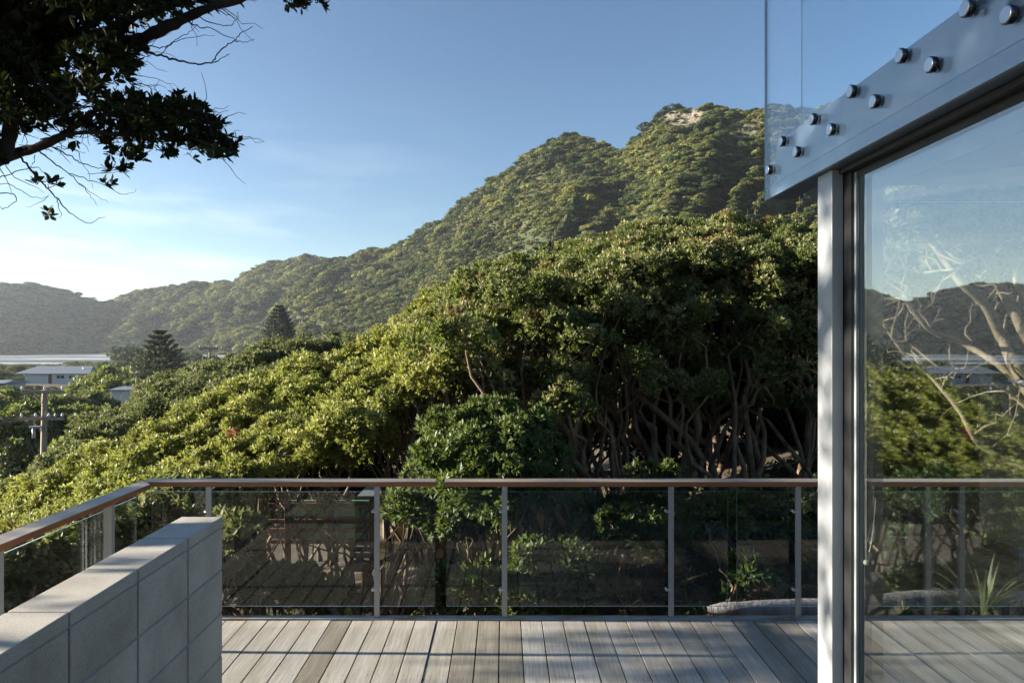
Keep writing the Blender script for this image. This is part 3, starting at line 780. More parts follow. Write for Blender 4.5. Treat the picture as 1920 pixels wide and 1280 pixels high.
# leafy shrubs that close the grove at the back, in shade
for i, (px, py, d, rx, rz, lab) in enumerate([
    (1560, 800, 18, 110, 90, 'dark shrub at the back of the grove beside the post'), (1430, 740, 19, 110, 90, 'dark shrub at the back of the grove under the highest tree'),
    (1270, 770, 19, 110, 100, 'dark shrub at the back of the grove behind pale limbs'), (1130, 770, 18, 100, 90, 'dark shrub at the back of the grove right of the round bush'),
    (980, 760, 18, 110, 90, 'dark shrub at the back of the grove behind the round bush'), (850, 800, 17, 60, 60, 'dark shrub at the back of the grove left of the round bush'),
    (640, 860, 16, 90, 60, 'dark shrub behind the low spreading trees'), (480, 900, 15, 90, 60, 'dark shrub behind the left part of the front railing')]):
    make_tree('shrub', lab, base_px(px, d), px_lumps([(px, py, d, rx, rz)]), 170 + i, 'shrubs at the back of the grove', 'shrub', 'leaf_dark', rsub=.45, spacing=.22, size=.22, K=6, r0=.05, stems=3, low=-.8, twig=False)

# nearer bushes
make_tree('round_bush', 'round dark green bush rising just above the middle of the front railing', base_px(920, 7.2),
          px_lumps([(915, 840, 7.2, 105, 66), (860, 860, 7.0, 62, 60), (985, 850, 7.1, 60, 56), (920, 900, 7.05, 108, 50), (915, 955, 7.2, 80, 40)]), 190, None, 'bush', 'leaf_shrub', rsub=.14, spacing=.062, size=.064, K=7, r0=.04, stems=3, low=-.5)
BUSH = [
 ('leafy bush seen through the glass of the left railing', 100, 6.1, [(60, 1080, 6.2, 110, 70), (190, 1010, 6.6, 90, 60), (-60, 1120, 6, 90, 80), (250, 1000, 7.0, 60, 50)], 'leaf'),
 ('grey-leaved bush sprouting beside the free end of the block wall', 455, 6.2, [(440, 1015, 6.1, 36, 30), (330, 960, 6.6, 60, 40)], 'leaf_grey'),
 ('low green shrub behind the glass left of the middle railing post', 880, 6.2, [(890, 1105, 6.3, 40, 26), (845, 1085, 6.6, 30, 20)], 'leaf_shrub'),
 ('low green shrub behind the glass right of the middle railing post', 1030, 6.2, [(1030, 1090, 6.4, 80, 46), (980, 1110, 6.2, 44, 32)], 'leaf_shrub'),
 ('small sunlit shrub poking above the railing between two posts', 1250, 8.6, [(1245, 900, 8.6, 36, 14), (1215, 905, 8.5, 26, 12)], 'leaf_shrub'),
 ('thin leafy shrub in front of the dark gap between the glass panes', 1400, 6.3, [(1395, 1080, 6.3, 22, 26), (1340, 990, 7.2, 36, 30)], 'leaf_shrub'),
 ('dense dark green bush behind the sliding door and its railing', 1690, 6.6, [(1700, 990, 6.8, 85, 80), (1650, 1060, 6.5, 50, 50), (1800, 1000, 7.0, 90, 80), (1880, 1020, 7.4, 80, 70)], 'leaf_shrub'),
 ('leafy bush at the foot of the middle trees behind the glass', 700, 7.4, [(770, 955, 7.4, 34, 24), (850, 955, 7.6, 50, 36)], 'leaf_shrub'),
 ('shaded bush on the bank behind the glass right of the middle', 1180, 8.4, [(1180, 985, 8.4, 70, 40), (1120, 970, 8.8, 50, 34)], 'leaf_shrub'),
 ('shaded bush on the bank behind the glass near the post', 1450, 8.8, [(1450, 965, 8.8, 70, 36), (1530, 975, 8.6, 50, 36)], 'leaf_shrub'),
 ('shaded bush low behind the glass next to the block wall', 520, 6.6, [(480, 1100, 6.6, 60, 36), (590, 1110, 6.9, 50, 26)], 'leaf_shrub'),
]
for i, (lab, bx, bd, spec, lf_) in enumerate(BUSH):
    make_tree('bush', lab, base_px(bx, bd), px_lumps(spec), 200 + i, 'bushes close behind the railing', 'bush', lf_, rsub=.15, spacing=.075, size=.085, K=6, r0=.022, stems=3, low=-.7, hexa=False, dens=.8)

# second band of canopy, grey-green, down the slope
BAND = [
 ('tree on the slope crest below the far tapered pine', 600, 26, [(640, 648, 27, 62, 24), (560, 660, 26, 70, 26)]), ('tree left of the slope crest', 480, 25, [(490, 686, 25, 74, 30), (430, 706, 24, 70, 28)]),
 ('tree on the slope beneath the distant pole', 370, 23, [(390, 735, 22, 70, 30), (340, 728, 25, 66, 28)]), ('tree right of the small shed', 300, 22, [(310, 772, 20, 70, 34), (285, 752, 24, 50, 26)]),
 ('tree below the small shed', 230, 20, [(240, 806, 19, 72, 38), (210, 785, 22, 56, 32)]), ('tree right of the near utility pole', 160, 18, [(170, 850, 17, 72, 42), (140, 835, 20, 50, 30)]),
 ('tree at the foot of the near utility pole', 90, 16, [(95, 900, 15, 74, 38), (60, 905, 17, 60, 30)]), ('tree behind the left handrail end', 20, 15, [(10, 935, 14, 70, 34), (-80, 930, 15, 80, 40)]),
 ('tree between the sunny grove and the slope crest', 520, 19, [(560, 705, 18, 66, 26), (470, 738, 17.5, 66, 28)])]
for i, (lab, bx, bd, spec) in enumerate(BAND):
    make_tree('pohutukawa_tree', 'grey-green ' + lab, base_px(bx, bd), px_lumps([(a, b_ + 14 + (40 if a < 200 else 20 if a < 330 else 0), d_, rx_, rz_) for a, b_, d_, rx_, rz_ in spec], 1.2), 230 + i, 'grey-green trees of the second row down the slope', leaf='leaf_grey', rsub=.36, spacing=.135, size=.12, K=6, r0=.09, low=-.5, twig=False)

# darker trees on the valley side, left
DARK = [('dark tree behind the near utility pole', 90, 46, [(80, 800, 44, 80, 50), (150, 790, 47, 60, 40)]), ('dark tree at the left edge behind the pole', 0, 42, [(0, 810, 42, 80, 60), (-90, 800, 44, 90, 70)]),
        ('tree left of the small shed', 150, 62, [(150, 752, 62, 60, 26), (90, 755, 60, 70, 26)]), ('tree below the low house at the left edge', 20, 58, [(20, 760, 56, 70, 34), (-60, 750, 60, 80, 50)]),
        ('tree in shade under the near pole arms', 130, 38, [(140, 850, 36, 60, 36), (50, 860, 40, 70, 44)]), ('tree in front of the small shed', 215, 60, [(205, 785, 58, 44, 20), (160, 790, 56, 50, 26)]),
        ('dark tree between the house and the broad pine', 215, 128, [(200, 700, 125, 40, 20), (235, 712, 120, 36, 20)])]
for i, (lab, bx, bd, spec) in enumerate(DARK):
    make_tree('coastal_tree', lab, base_px(bx, bd), px_lumps([(a, b_ + 30, d_, rx_, rz_) for a, b_, d_, rx_, rz_ in spec], 1.0), 250 + i, 'darker trees on the valley side', leaf='leaf' if i != 2 else 'leaf_grey', rsub=bd * .016, spacing=bd * .0068, size=bd * .0072, K=6, r0=bd * .004, low=-.7, twig=False, fill=.15)

# copied valley trees
proto = make_tree('valley_tree', 'rounded bushy tree on the valley floor among the low bush', np.array((0, 0, 0.0)), [(np.array((0, 0, 2.6)), np.array((2.4, 2.3, 1.7))), (np.array((1.7, .4, 2.1)), np.array((1.7, 1.8, 1.4)))], 270,
                  'rounded trees of the valley floor', leaf='leaf_grey', rsub=.7, spacing=.36, size=.40, r0=.16, low=-.5, twig=False)
rng = np.random.default_rng(77); first = True
VT = [(30, 200), (180, 215), (262, 190), (330, 205), (355, 128), (420, 240), (455, 150), (500, 300), (560, 210), (430, 330), (350, 300), (260, 330), (190, 320), (620, 260), (20, 110), (410, 180), (470, 220), (230, 260)]
for (px, d) in VT:
    o = proto if first else copy_tree(proto); first = False
    X = (px - VPX) / FOC * d; o.location = (X, d, float(ground_h(np.array(X), np.array(float(d)))) - .3)
    s = rng.uniform(.75, 1.15) * (1.0 if d < 150 else .85); o.scale = (s * rng.uniform(.9, 1.3), s, s * rng.uniform(.7, .95)); o.rotation_euler = (0, 0, rng.uniform(0, 6.28))

# tiered pines
def pine(label, px, d, top, foot, wpx, tiers, seed):
    rng = np.random.default_rng(seed); k = d / FOC; tp = at(px, top, d); bs = base_px(px, d); zf = at(px, foot, d)[2]
    root = empty('norfolk_pine', tuple(bs), label, 'tree', 'tiered pines in the valley')
    qt, qc = Quads(), Quads()
    H = tp[2] - zf; qt.tube(np.linspace(bs, tp, 10), np.linspace(.022 * H, .003 * H, 10), 8, .4)
    for t in range(tiers):
        f = (t + .3) / tiers; z = tp[2] - H * f; Rr = wpx * k * (.08 + .95 * f ** .85)
        nb = 11 + t // 2
        for b in range(nb):
            a = 6.283 * (b + rng.uniform(-.3, .3)) / nb; rr = Rr * rng.uniform(.75, 1.1)
            s = np.linspace(0, 1, 12); up = .22 * rr
            path = np.stack((tp[0] + np.cos(a) * rr * s, tp[1] + np.sin(a) * rr * s, z - .14 * rr * np.sin(s * 3.14) + up * s ** 2), -1)
            qt.tube(path, np.linspace(.010 * H, .003 * H, 12), 4, .4)
            P = np.repeat(path[2:], 5, 0) + rng.normal(0, .035 * rr + .008 * H, (50, 3)) * np.array((1, 1, .2))
            A = np.repeat(np.gradient(path, axis=0)[2:], 5, 0) + rng.normal(0, .1, (50, 3)) * np.array((1, 1, 1)) * rr * .08 + np.array((0, 0, .03)) * rr
            rosettes(qc, P, A, np.full(50, H * .05), 5, rng, np.full(50, .5) + rng.normal(0, .2, 50), False, .2, .9, wid=.13)
    qt.build('trunk', M['bark_dark'], root, True); qc.build('crown', M['pine'], root); return root
pine('broad tiered pine standing beside the small shed in the valley', 300, 140, 621, 712, 58, 9, 301)
pine('tapered pine farther off, below the middle hill', 524, 240, 574, 652, 36, 11, 302)

# low undergrowth on the bank under the grove: uncountable
rng = np.random.default_rng(66); n = 5200
X = rng.uniform(-5.5, 8.5, n); Y = rng.uniform(5.5, 15, n)
kp = fbm(np.stack((X * .8, Y * .8, X * 0), -1), 3) > -.12; X, Y = X[kp], Y[kp]; n = len(X)
q = Quads(); hh = rng.uniform(.02, .22, n) ** 1.3
rosettes(q, np.stack((X, Y, ground_h(X, Y) + hh), -1), np.array((0, 0, 1.0)) + rng.normal(0, .3, (n, 3)), rng.uniform(.05, .17, n), 6, rng, rng.normal(.4, .2, n), False, .5, 1.5, wid=.16)
m_ = 9000; X = rng.uniform(-5.5, 8.5, m_); Y = rng.uniform(5.5, 14, m_)
rosettes(q, np.stack((X, Y, ground_h(X, Y) + .012), -1), np.array((0, 0, 1.0)) + rng.normal(0, .25, (m_, 3)), rng.uniform(.05, .09, m_), 2, rng, rng.normal(.5, .3, m_), False, 1.2, 1.6, 1, .25)
o = q.build('undergrowth', [M['leaf_shrub'], M['litter']]); tag(o, 'low undergrowth and fallen leaves on the bank below the grove', None, None, 'stuff')
# ------------------------------------------------------------------ tree over the deck (upper left), in silhouette
def over_tree():
    rng = np.random.default_rng(11)
    base = np.array((-6.4, 2.0, float(ground_h(np.array(-6.4), np.array(2.0)))))
    root = empty('pohutukawa_tree', tuple(base), 'near pohutukawa tree in dark silhouette, its boughs and bare twigs hanging in the upper left', 'tree')
    qt, ql = Quads(), Quads()
    D0 = 4.7
    def PP(pts, d=D0, dj=.25):
        dd = d + np.cumsum(rng.normal(0, dj / 3, len(pts)))
        return np.array([at(x, y, k) for (x, y), k in zip(pts, dd)])
    def smooth(p, m=5):
        p = np.asarray(p); t = np.linspace(0, len(p) - 1, (len(p) - 1) * m + 1); out = np.empty((len(t), 3))
        for k in range(3):
            # Catmull-Rom
            P = np.concatenate((2 * p[:1, k] - p[1:2, k], p[:, k], 2 * p[-1:, k] - p[-2:-1, k])); i = np.minimum(t.astype(int), len(p) - 2); f = t - i
            a, b, c, d = P[i], P[i + 1], P[i + 2], P[i + 3]
            out[:, k] = .5 * (2 * b + (c - a) * f + (2 * a - 5 * b + 4 * c - d) * f ** 2 + (3 * b - a - 3 * c + d) * f ** 3)
        return out
    def br(pts, r0, r1, d=D0, dj=.2, side=7):
        p = smooth(PP(pts, d, dj)); p = p + rng.normal(0, .0035, p.shape)
        qt.tube(p, np.linspace(r0, r1, len(p)) * rng.uniform(.85, 1.15, len(p)), side, .5); return p
    px = D0 / FOC
    # trunk outside the frame and the big boughs
    trunk = smooth(np.array([base - (0, 0, .3), base + (.2, .2, 1.6), base + (.9, .7, 3.4), at(-330, 330, 3.9), at(-90, 270, D0 - .1), at(-10, 120, D0), at(40, 20, D0 + .1), at(60, -120, D0 + .2)]))
    qt.tube(trunk, np.linspace(.20, .07, len(trunk)), 10, .5)
    twl = []
    B = [br([(-30, 190), (60, 120), (110, 88), (180, 70), (250, 77), (300, 58), (345, 35), (400, 12), (460, -3), (520, -30)], .062, .020),
         br([(120, 86), (170, 68), (225, 48), (255, 32), (330, 8), (380, -20)], .034, .016),
         br([(-40, 315), (0, 300), (40, 285), (105, 262), (140, 238), (165, 214), (190, 200)], .045, .012),
         br([(22, 60), (26, 150), (18, 240), (6, 300)], .050, .040),
         br([(60, -10), (95, 40), (130, 28), (170, 8), (210, -20)], .03, .014),
         br([(-20, 60), (30, 30), (80, 5)], .05, .03)]
    B2 = [br([(90, 262), (160, 250), (230, 252), (300, 262), (350, 258), (400, 272), (425, 285)], .016, .004), br([(165, 214), (230, 215), (290, 205), (345, 205)], .013, .004),
          br([(345, 205), (385, 225), (415, 255)], .006, .003), br([(60, 120), (80, 160), (110, 190), (150, 205)], .02, .005), br([(190, 75), (205, 105), (235, 125), (245, 160)], .012, .004),
          br([(26, 150), (60, 175), (90, 185)], .015, .005), br([(20, 220), (50, 215), (90, 225)], .014, .005), br([(250, 77), (230, 105), (250, 110)], .01, .004)]
    # bare twigs
    T = [([(268, 96), (300, 105), (330, 112), (365, 119), (398, 118)], .0085, .005), ([(398, 118), (408, 100), (425, 86), (440, 76), (452, 62), (473, 50)], .005, .002), ([(398, 118), (415, 110), (432, 101)], .004, .002), ([(441, 77), (458, 79), (476, 74)], .003, .0015),
         ([(270, 85), (300, 90), (315, 86), (335, 76), (360, 70), (402, 67)], .004, .0015), ([(303, 102), (320, 82), (345, 66), (370, 50)], .0035, .0015), ([(345, 35), (370, 50), (400, 55), (425, 68), (445, 76)], .0045, .002), ([(370, 30), (400, 45), (430, 48), (442, 40), (448, 22)], .004, .0015), ([(400, 12), (420, 25), (442, 36)], .004, .0015),
         ([(240, 145), (270, 160), (300, 172)], .003, .001), ([(240, 140), (290, 148), (333, 163)], .003, .001),
         ([(36, 293), (55, 315), (75, 338), (90, 355), (105, 370), (122, 390), (140, 405), (165, 418), (197, 406)], .0075, .0015), ([(105, 370), (110, 390), (116, 404), (100, 409)], .003, .001), ([(-10, 336), (15, 328), (45, 317), (70, 314), (90, 334)], .004, .002),
         ([(-10, 344), (20, 346), (45, 362), (75, 372), (92, 366)], .003, .0012), ([(-10, 362), (25, 364), (28, 378), (10, 390), (-10, 386)], .004, .002), ([(92, 368), (70, 382), (48, 390)], .002, .001),
         ([(72, 283), (100, 305), (128, 325), (150, 345), (168, 365), (182, 385)], .0055, .001), ([(100, 275), (130, 292), (150, 305), (185, 315), (208, 320)], .005, .002), ([(128, 325), (165, 338), (200, 348), (225, 364), (248, 362), (255, 354)], .003, .001), ([(150, 345), (180, 366), (203, 380)], .002, .001),
         ([(105, 275), (145, 282), (150, 300), (165, 325), (175, 352)], .003, .001), ([(165, 326), (210, 324), (245, 322)], .002, .001), ([(65, 290), (60, 310), (54, 320)], .003, .001), ([(440, -10), (475, 2), (490, -4)], .003, .001),
         ([(520, -30), (560, -10), (585, -6), (600, 4)], .010, .004)]
    for pts, a, b in T: br(pts, a, b, dj=.1, side=5)
    # random fine twigs off the boughs
    for p in B[:3] + B2:
        for k in range(18):
            i = rng.integers(2, len(p)); dv = rng.normal(size=3) * np.array((1, .8, .8)) + np.array((.5, 0, .1)); dv = unit(dv) * rng.uniform(.10, .32)
            w = wig(p[i], p[i] + dv, 6, .03, rng); qt.tube(w, np.linspace(.0035, .0012, 6), 4, .5); twl.append(w[-1])
    # leaf clusters: (px, py, radius px, count factor)
    C = [(40, 40, 75, 1.3), (110, 20, 60, 1.2), (60, 100, 55, 1.2), (180, 12, 50, 1), (240, 5, 45, 1), (300, -5, 45, 1), (360, -12, 40, .9), (420, -22, 30, .6), (0, 120, 60, 1.2), (120, 60, 40, .8),
         (195, 105, 42, .9), (240, 92, 34, .9), (225, 125, 36, .8), (150, 130, 40, .9), (165, 165, 34, .9), (130, 165, 30, .8), (60, 180, 42, .8), (100, 165, 40, .8), (85, 205, 38, .7), (40, 235, 36, .6), (110, 215, 38, .7), (10, 190, 40, .8), (205, 195, 28, .6),
         (235, 205, 38, 1), (270, 215, 40, 1), (265, 245, 36, 1), (305, 218, 36, 1), (340, 205, 30, 1), (330, 240, 38, 1.1), (370, 222, 28, .9), (378, 250, 34, 1.1), (408, 238, 22, .8), (415, 268, 28, 1), (400, 290, 18, .7), (432, 278, 14, .6), (300, 270, 28, .6), (355, 275, 26, .6),
         (200, 240, 34, .6), (160, 245, 30, .5), (210, 268, 28, .5), (235, 290, 20, .6), (270, 300, 18, .6), (222, 318, 18, .7), (200, 344, 9, 1.2), (95, 347, 9, 1.2), (88, 401, 11, 1.2), (548, -2, 14, 1.6), (562, 6, 9, 1.6), (596, 0, 13, 1.6), (70, 345, 5, .2), (20, 20, 80, 1.2), (150, -30, 80, 1), (260, -50, 80, 1), (-60, 100, 90, 1), (-60, 230, 70, .7)]
    for cx, cy, r, f in C:
        d = D0 + rng.normal(0, .22); c = at(cx, cy, d); rw = r * d / FOC
        n = max(2, int(f * (78 if cx < 150 and cy < 150 else 50) * (r / 40) ** 2))
        dd = unit(rng.normal(size=(n, 3))) * rng.uniform(0, 1, (n, 1)) ** .5
        P = c + dd * rw * np.array((1, 1.1, .85)); A = unit(dd * .7 + np.array((.35, 0, .55)) + rng.normal(size=(n, 3)) * .25)
        rosettes(ql, P, A, rng.uniform(.05, .075, n), 6, rng, rng.uniform(.2, .75, n), True, .35, 1.25, wid=.235)
        for k in range(min(n, 14)):
            qt.tube(wig(c + rng.normal(0, rw * .25, 3), P[k], 4, .01, rng), np.linspace(.0035, .0015, 4), 4, .5)
    # unseen crown lumps off to the left, added to dapple deck and shade beam
    for (x, y, z, rx, ry, rz) in [(-6.8, 1.5, 4.65, 1.0, .8, .5), (-6.6, .6, 4.6, 1.0, .8, .5), (-7.2, -.4, 4.7, 1.0, .8, .5), (-7.6, 2.0, 4.9, .9, .7, .45), (-7.4, 1.0, 4.3, .9, .8, .4), (-7.5, 2.4, 3.3, .8, .5, .45), (-5.6, 4.4, 5.6, 1.3, 1.5, .9), (-6.8, 5.4, 4.6, 1.3, 1.5, .8), (-7.0, 7.0, 4.0, 1.3, 1.2, .8), (-8.2, 4.2, 5.2, 1.5, 1.4, .9), (-4.6, 3.2, 5.2, 1.1, 1.2, .7), (-6.4, 2.6, 5.6, 1.3, 1.2, .8), (-4.4, 2.0, 4.4, 1.0, .9, .6), (-6.0, 2.4, 3.7, .9, .9, .6), (-5.0, 3.1, 3.3, .6, .7, .4), (-5.6, 1.2, 3.6, .8, .9, .5), (-6.2, 2.6, 2.5, .6, .7, .3), (-7.0, 4.3, 2.25, .8, .6, .3), (-10.5, 4.9, 2.75, .8, .6, .3), (-11.0, 4.2, 2.65, .8, .45, .3), (-13.0, 4.75, 3.2, .9, .5, .3), (-11.6, 5.5, 2.95, .8, .5, .3), (-12.0, 5.6, 3.5, 1.0, .8, .4), (-9.2, 3.7, 2.8, .9, .7, .35)]:
        P, A, Tn, cs = crown_pts((x, y, z), (rx, ry, rz), .3, .15, rng, -.8, .2, .8 if (z > 4.2 and y < 2.1 and x < -6.5) else .22)  # denser lumps are the ones put in to shade the beam
        rosettes(ql, P, A, .085 * rng.uniform(.8, 1.2, len(P)), 5, rng, Tn, False)
        t_ = trunk[min(len(trunk) - 1, 16)]; qt.tube(wig(t_, (x, y, z), 9, .25, rng), np.linspace(.07, .02, 9), 6, .5)
        for t in cs[::3]: qt.tube(wig((x, y, z), t, 5, .08, rng), np.linspace(.014, .005, 5), 4, .5)
    qt.build('trunk', M['bark_dark'], root, True)
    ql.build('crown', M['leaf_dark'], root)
over_tree()

# ------------------------------------------------------------------ pale-limbed tree seen through the door glass
def limb_tree():
    rng = np.random.default_rng(21); d = 7.6
    base = base_px(2080, d)
    root = empty('pohutukawa_tree', tuple(base), 'pohutukawa tree with long pale leaning limbs seen through the sliding door glass', 'tree')
    qt, ql = Quads(), Quads()
    paths = [([(2080, 1000), (1990, 800), (1920, 720), (1880, 640), (1850, 570), (1800, 530), (1740, 440), (1680, 410), (1650, 380)], .085),
             ([(2080, 1000), (2010, 780), (1940, 660), (1890, 560), (1865, 520), (1850, 440), (1800, 400), (1760, 350), (1700, 330)], .08),
             ([(2060, 950), (1950, 760), (1870, 680), (1800, 640), (1740, 620), (1700, 560), (1660, 560)], .05), ([(2090, 900), (1980, 620), (1910, 540), (1900, 440), (1880, 380), (1850, 300)], .07),
             ([(2080, 1010), (1960, 890), (1880, 860), (1830, 830), (1800, 770), (1740, 700), (1690, 660), (1650, 600)], .04), ([(2070, 960), (1960, 800), (1900, 740), (1840, 700), (1760, 690), (1700, 640)], .035),
             ([(1920, 470), (1860, 470), (1790, 505), (1730, 510)], .025), ([(1940, 500), (1880, 480), (1840, 440), (1780, 420), (1720, 445)], .03)]
    tips = []
    for pts, r in paths:
        p = np.array([at(x, y, d + rng.normal(0, .2)) for x, y in pts]); t = np.linspace(0, len(p) - 1, 40)
        pp = np.stack([np.interp(t, np.arange(len(p)), p[:, k]) for k in range(3)], -1)
        pp[1:-1] = (pp[:-2] + 2 * pp[1:-1] + pp[2:]) / 4; pp[1:-1] = (pp[:-2] + 2 * pp[1:-1] + pp[2:]) / 4
        qt.tube(pp, np.linspace(r, r * .22, 40) * rng.uniform(.9, 1.1, 40), 8, .6)
        for k in range(9):
            i = rng.integers(14, 40); e = pp[i] + unit(rng.normal(size=3) + np.array((-.5, 0, .6))) * rng.uniform(.3, .9)
            w = wig(pp[i], e, 7, .08, rng); qt.tube(w, np.linspace(.012, .004, 7), 5, .6); tips.append(w[-1])
    L_ = []
    for (x, y, rx, rz) in [(1700, 390, 60, 34), (1780, 370, 60, 34), (1860, 340, 60, 36), (1690, 470, 44, 26), (1840, 430, 50, 30), (1910, 400, 50, 40), (1760, 320, 70, 30), (1900, 280, 70, 36), (1790, 460, 36, 22), (1670, 430, 40, 40), (1740, 430, 44, 30), (1820, 390, 50, 30), (1880, 480, 40, 30), (1720, 340, 50, 26)]:
        c = at(x, y, d + rng.normal(0, .5)); k = d / FOC; P, A, T, cs = crown_pts(c, (rx * k, rx * k, rz * k), .16, .078, rng, -.5, .1, 1.1)
        rosettes(ql, P, A, .085 * rng.uniform(.8, 1.2, len(P)), 6, rng, T)
        for t in cs[::2]:
            i = np.argmin(((np.array(tips) - t) ** 2).sum(1)); qt.tube(wig(tips[i], t, 5, .04, rng), np.linspace(.007, .003, 5), 4, .6)
    qt.build('trunk', M['bark_pale'], root, True); ql.build('crown', M['leaf_grey'], root)
limb_tree()

# ------------------------------------------------------------------ deck
rng = np.random.default_rng(3)
q = Quads(); PITCH = 0.1525; x = -2.62
def qbox(q, x0, x1, y0, y1, z0, z1, tint=.5, mat=0, ch=0.0):
    """box with chamfered top long edges"""
    if ch:
        pr = [(x0, z0), (x1, z0), (x1, z1 - ch), (x1 - ch, z1), (x0 + ch, z1), (x0, z1 - ch)]
        v = [(a, y, b) for y in (y0, y1) for a, b in pr]
        f = [(i, (i + 1) % 6, 6 + (i + 1) % 6, 6 + i) for i in range(6)] + [(0, 3, 2, 1), (0, 5, 4, 3), (6, 7, 8, 9), (6, 9, 10, 11)]
    else:
        v = [(a, b, c) for a in (x0, x1) for b in (y0, y1) for c in (z0, z1)]
        f = [(0, 1, 3, 2), (4, 6, 7, 5), (0, 4, 5, 1), (2, 3, 7, 6), (0, 2, 6, 4), (1, 5, 7, 3)]
    q.add(v, f, tint, mat)
while x < 4.4:
    tv = float(np.clip(rng.normal(.62, .17), 0, 1)); dz = rng.normal(0, .0012); g = .0078 + abs(rng.normal(0, .0012))
    y_in = 2.42 if x > 0.93 else -3.0
    qbox(q, x, x + PITCH - g, y_in, 5.085 + rng.normal(0, .004), -.03 + dz, 0 + dz, tv, 0, .0009)
    for ys in (4.85, 4.25, 3.65, 3.05):         # screw heads
        for xo in (.028, PITCH - g - .028):
            q.add([(x + xo + .004 * math.cos(a), ys + .004 * math.sin(a), .0012 + dz) for a in (0, 1.57, 3.14, 4.71)], [(0, 1, 2, 3)], 0.0, 1)
    x += PITCH
deck = q.build('deck', [M['deck'], M['dark_trim']]); tag(deck, kind='structure')
bm = bmesh.new()
box(bm, -2.66, 4.45, 5.095, 5.155, -.16, .012, .003)
box(bm, -2.66, -2.63, -3, 5.09, -.16, .012, .003)
fin(bm, 'deck_edge', M['edge'], deck)
bm = bmesh.new()
for yy in (4.8, 4.0, 3.2, 2.4): box(bm, -2.6, 4.4, yy - .02, yy + .02, -.2, -.035)
box(bm, -2.6, 4.4, 5.04, 5.09, -.22, -.034)
for xx in (-2.4, 0, 2.2, 4.2): box(bm, xx - .06, xx + .06, 4.9, 5.02, -4.5, -.2)
fin(bm, 'deck_joists', M['bark_dark'], deck)

# ------------------------------------------------------------------ glass balustrades
ZR, TH = 1.0, .036
def strip(bm, pts, z0, z1):
    prism(bm, pts, 'z', z0, z1)
fb = empty('glass_balustrade', (0, 5.15, 0), 'long glass balustrade with timber handrail along the far edge of the deck', 'balustrade', 'glass balustrades around the deck')
GAPX0, GAPX1 = (820 - VPX) / FOC * 5.17, (833 - VPX) / FOC * 5.17
for pts in ([(-2.60, 5.105), (GAPX0, 5.105), (GAPX0 - .01, 5.235), (-2.655, 5.235), (-2.655, 5.20)], [(GAPX1 + .008, 5.105), (4.45, 5.105), (4.45, 5.235), (GAPX1, 5.235)]):
    bm = bmesh.new(); prism(bm, pts, 'z', ZR - TH, ZR)
    bmesh.ops.bevel(bm, geom=bm.edges[:], offset=.004, segments=2, affect='EDGES'); fin(bm, 'handrail', M['rail_x'], fb)
def X5(px, d=5.13): return (px - VPX) / FOC * d
for px in (392, 707, 946, 1258, 1496, 1803):
    x = X5(px, 5.125); bm = bmesh.new(); box(bm, x - .0195, x + .0195, 5.115, 5.127, .0125, ZR - TH - .0005, .001); box(bm, x - .004, x + .004, 5.1275, 5.165, .0125, ZR - TH - .0005)
    po = fin(bm, 'post', M['post'], fb)
    for z in (.78, .21):
        bm = bmesh.new(); cyl(bm, (x - .030, 5.118, z), (x - .030, 5.170, z), .011, n=14); cyl(bm, (x - .030, 5.117, z), (x + .0, 5.117, z), .004, n=8); fin(bm, 'glass_clamp', M['chrome'], po)
def pane(parent, x0, x1, y0, y1, z0, z1, mat=None, name='glass_pane'):
    bm = bmesh.new(); vs = box(bm, x0, x1, y0, y1, z0, z1); bm.faces.ensure_lookup_table()
    sx_, sy_, sz_ = x1 - x0, y1 - y0, z1 - z0; thin = 'x' if sx_ < sy_ else 'y'
    for f in bm.faces:
        f.normal_update(); n = f.normal
        f.material_index = 0 if abs(n.x if thin == 'x' else n.y) > .5 else (2 if abs(n.z) > .5 else 1)
    return fin(bm, name, [mat or M['glass'], M['glass_edge'], M['glass_top_edge']], parent)
for a, b in ((285, 816), (837, 1364), (1381, 1908)):
    pane(fb, X5(a, 5.18), X5(b, 5.18), 5.172, 5.184, .070, .914)
lb = empty('glass_balustrade', (-2.6, 3, 0), 'shorter glass balustrade with timber handrail down the left side of the deck', 'balustrade', 'glass balustrades around the deck')
bm = bmesh.new(); prism(bm, [(-2.525, -3), (-2.525, 5.02), (-2.60, 5.095), (-2.665, 5.16), (-2.665, -3)], 'z', ZR - TH + .001, ZR + .001)
bmesh.ops.bevel(bm, geom=bm.edges[:], offset=.004, segments=2, affect='EDGES'); fin(bm, 'handrail', M['rail_y'], lb)
for y in (4.58, 3.56, 2.54, 1.2, -.2):
    bm = bmesh.new(); box(bm, -2.562, -2.55, y - .0195, y + .0195, .0125, ZR - TH, .001); box(bm, -2.61, -2.5625, y - .004, y + .004, .0125, ZR - TH); fin(bm, 'post', M['post'], lb)
for a, b in ((-2.9, .48), (.52, 2.9), (2.94, 4.99)): pane(lb, -2.624, -2.612, a, b, .07, .914)

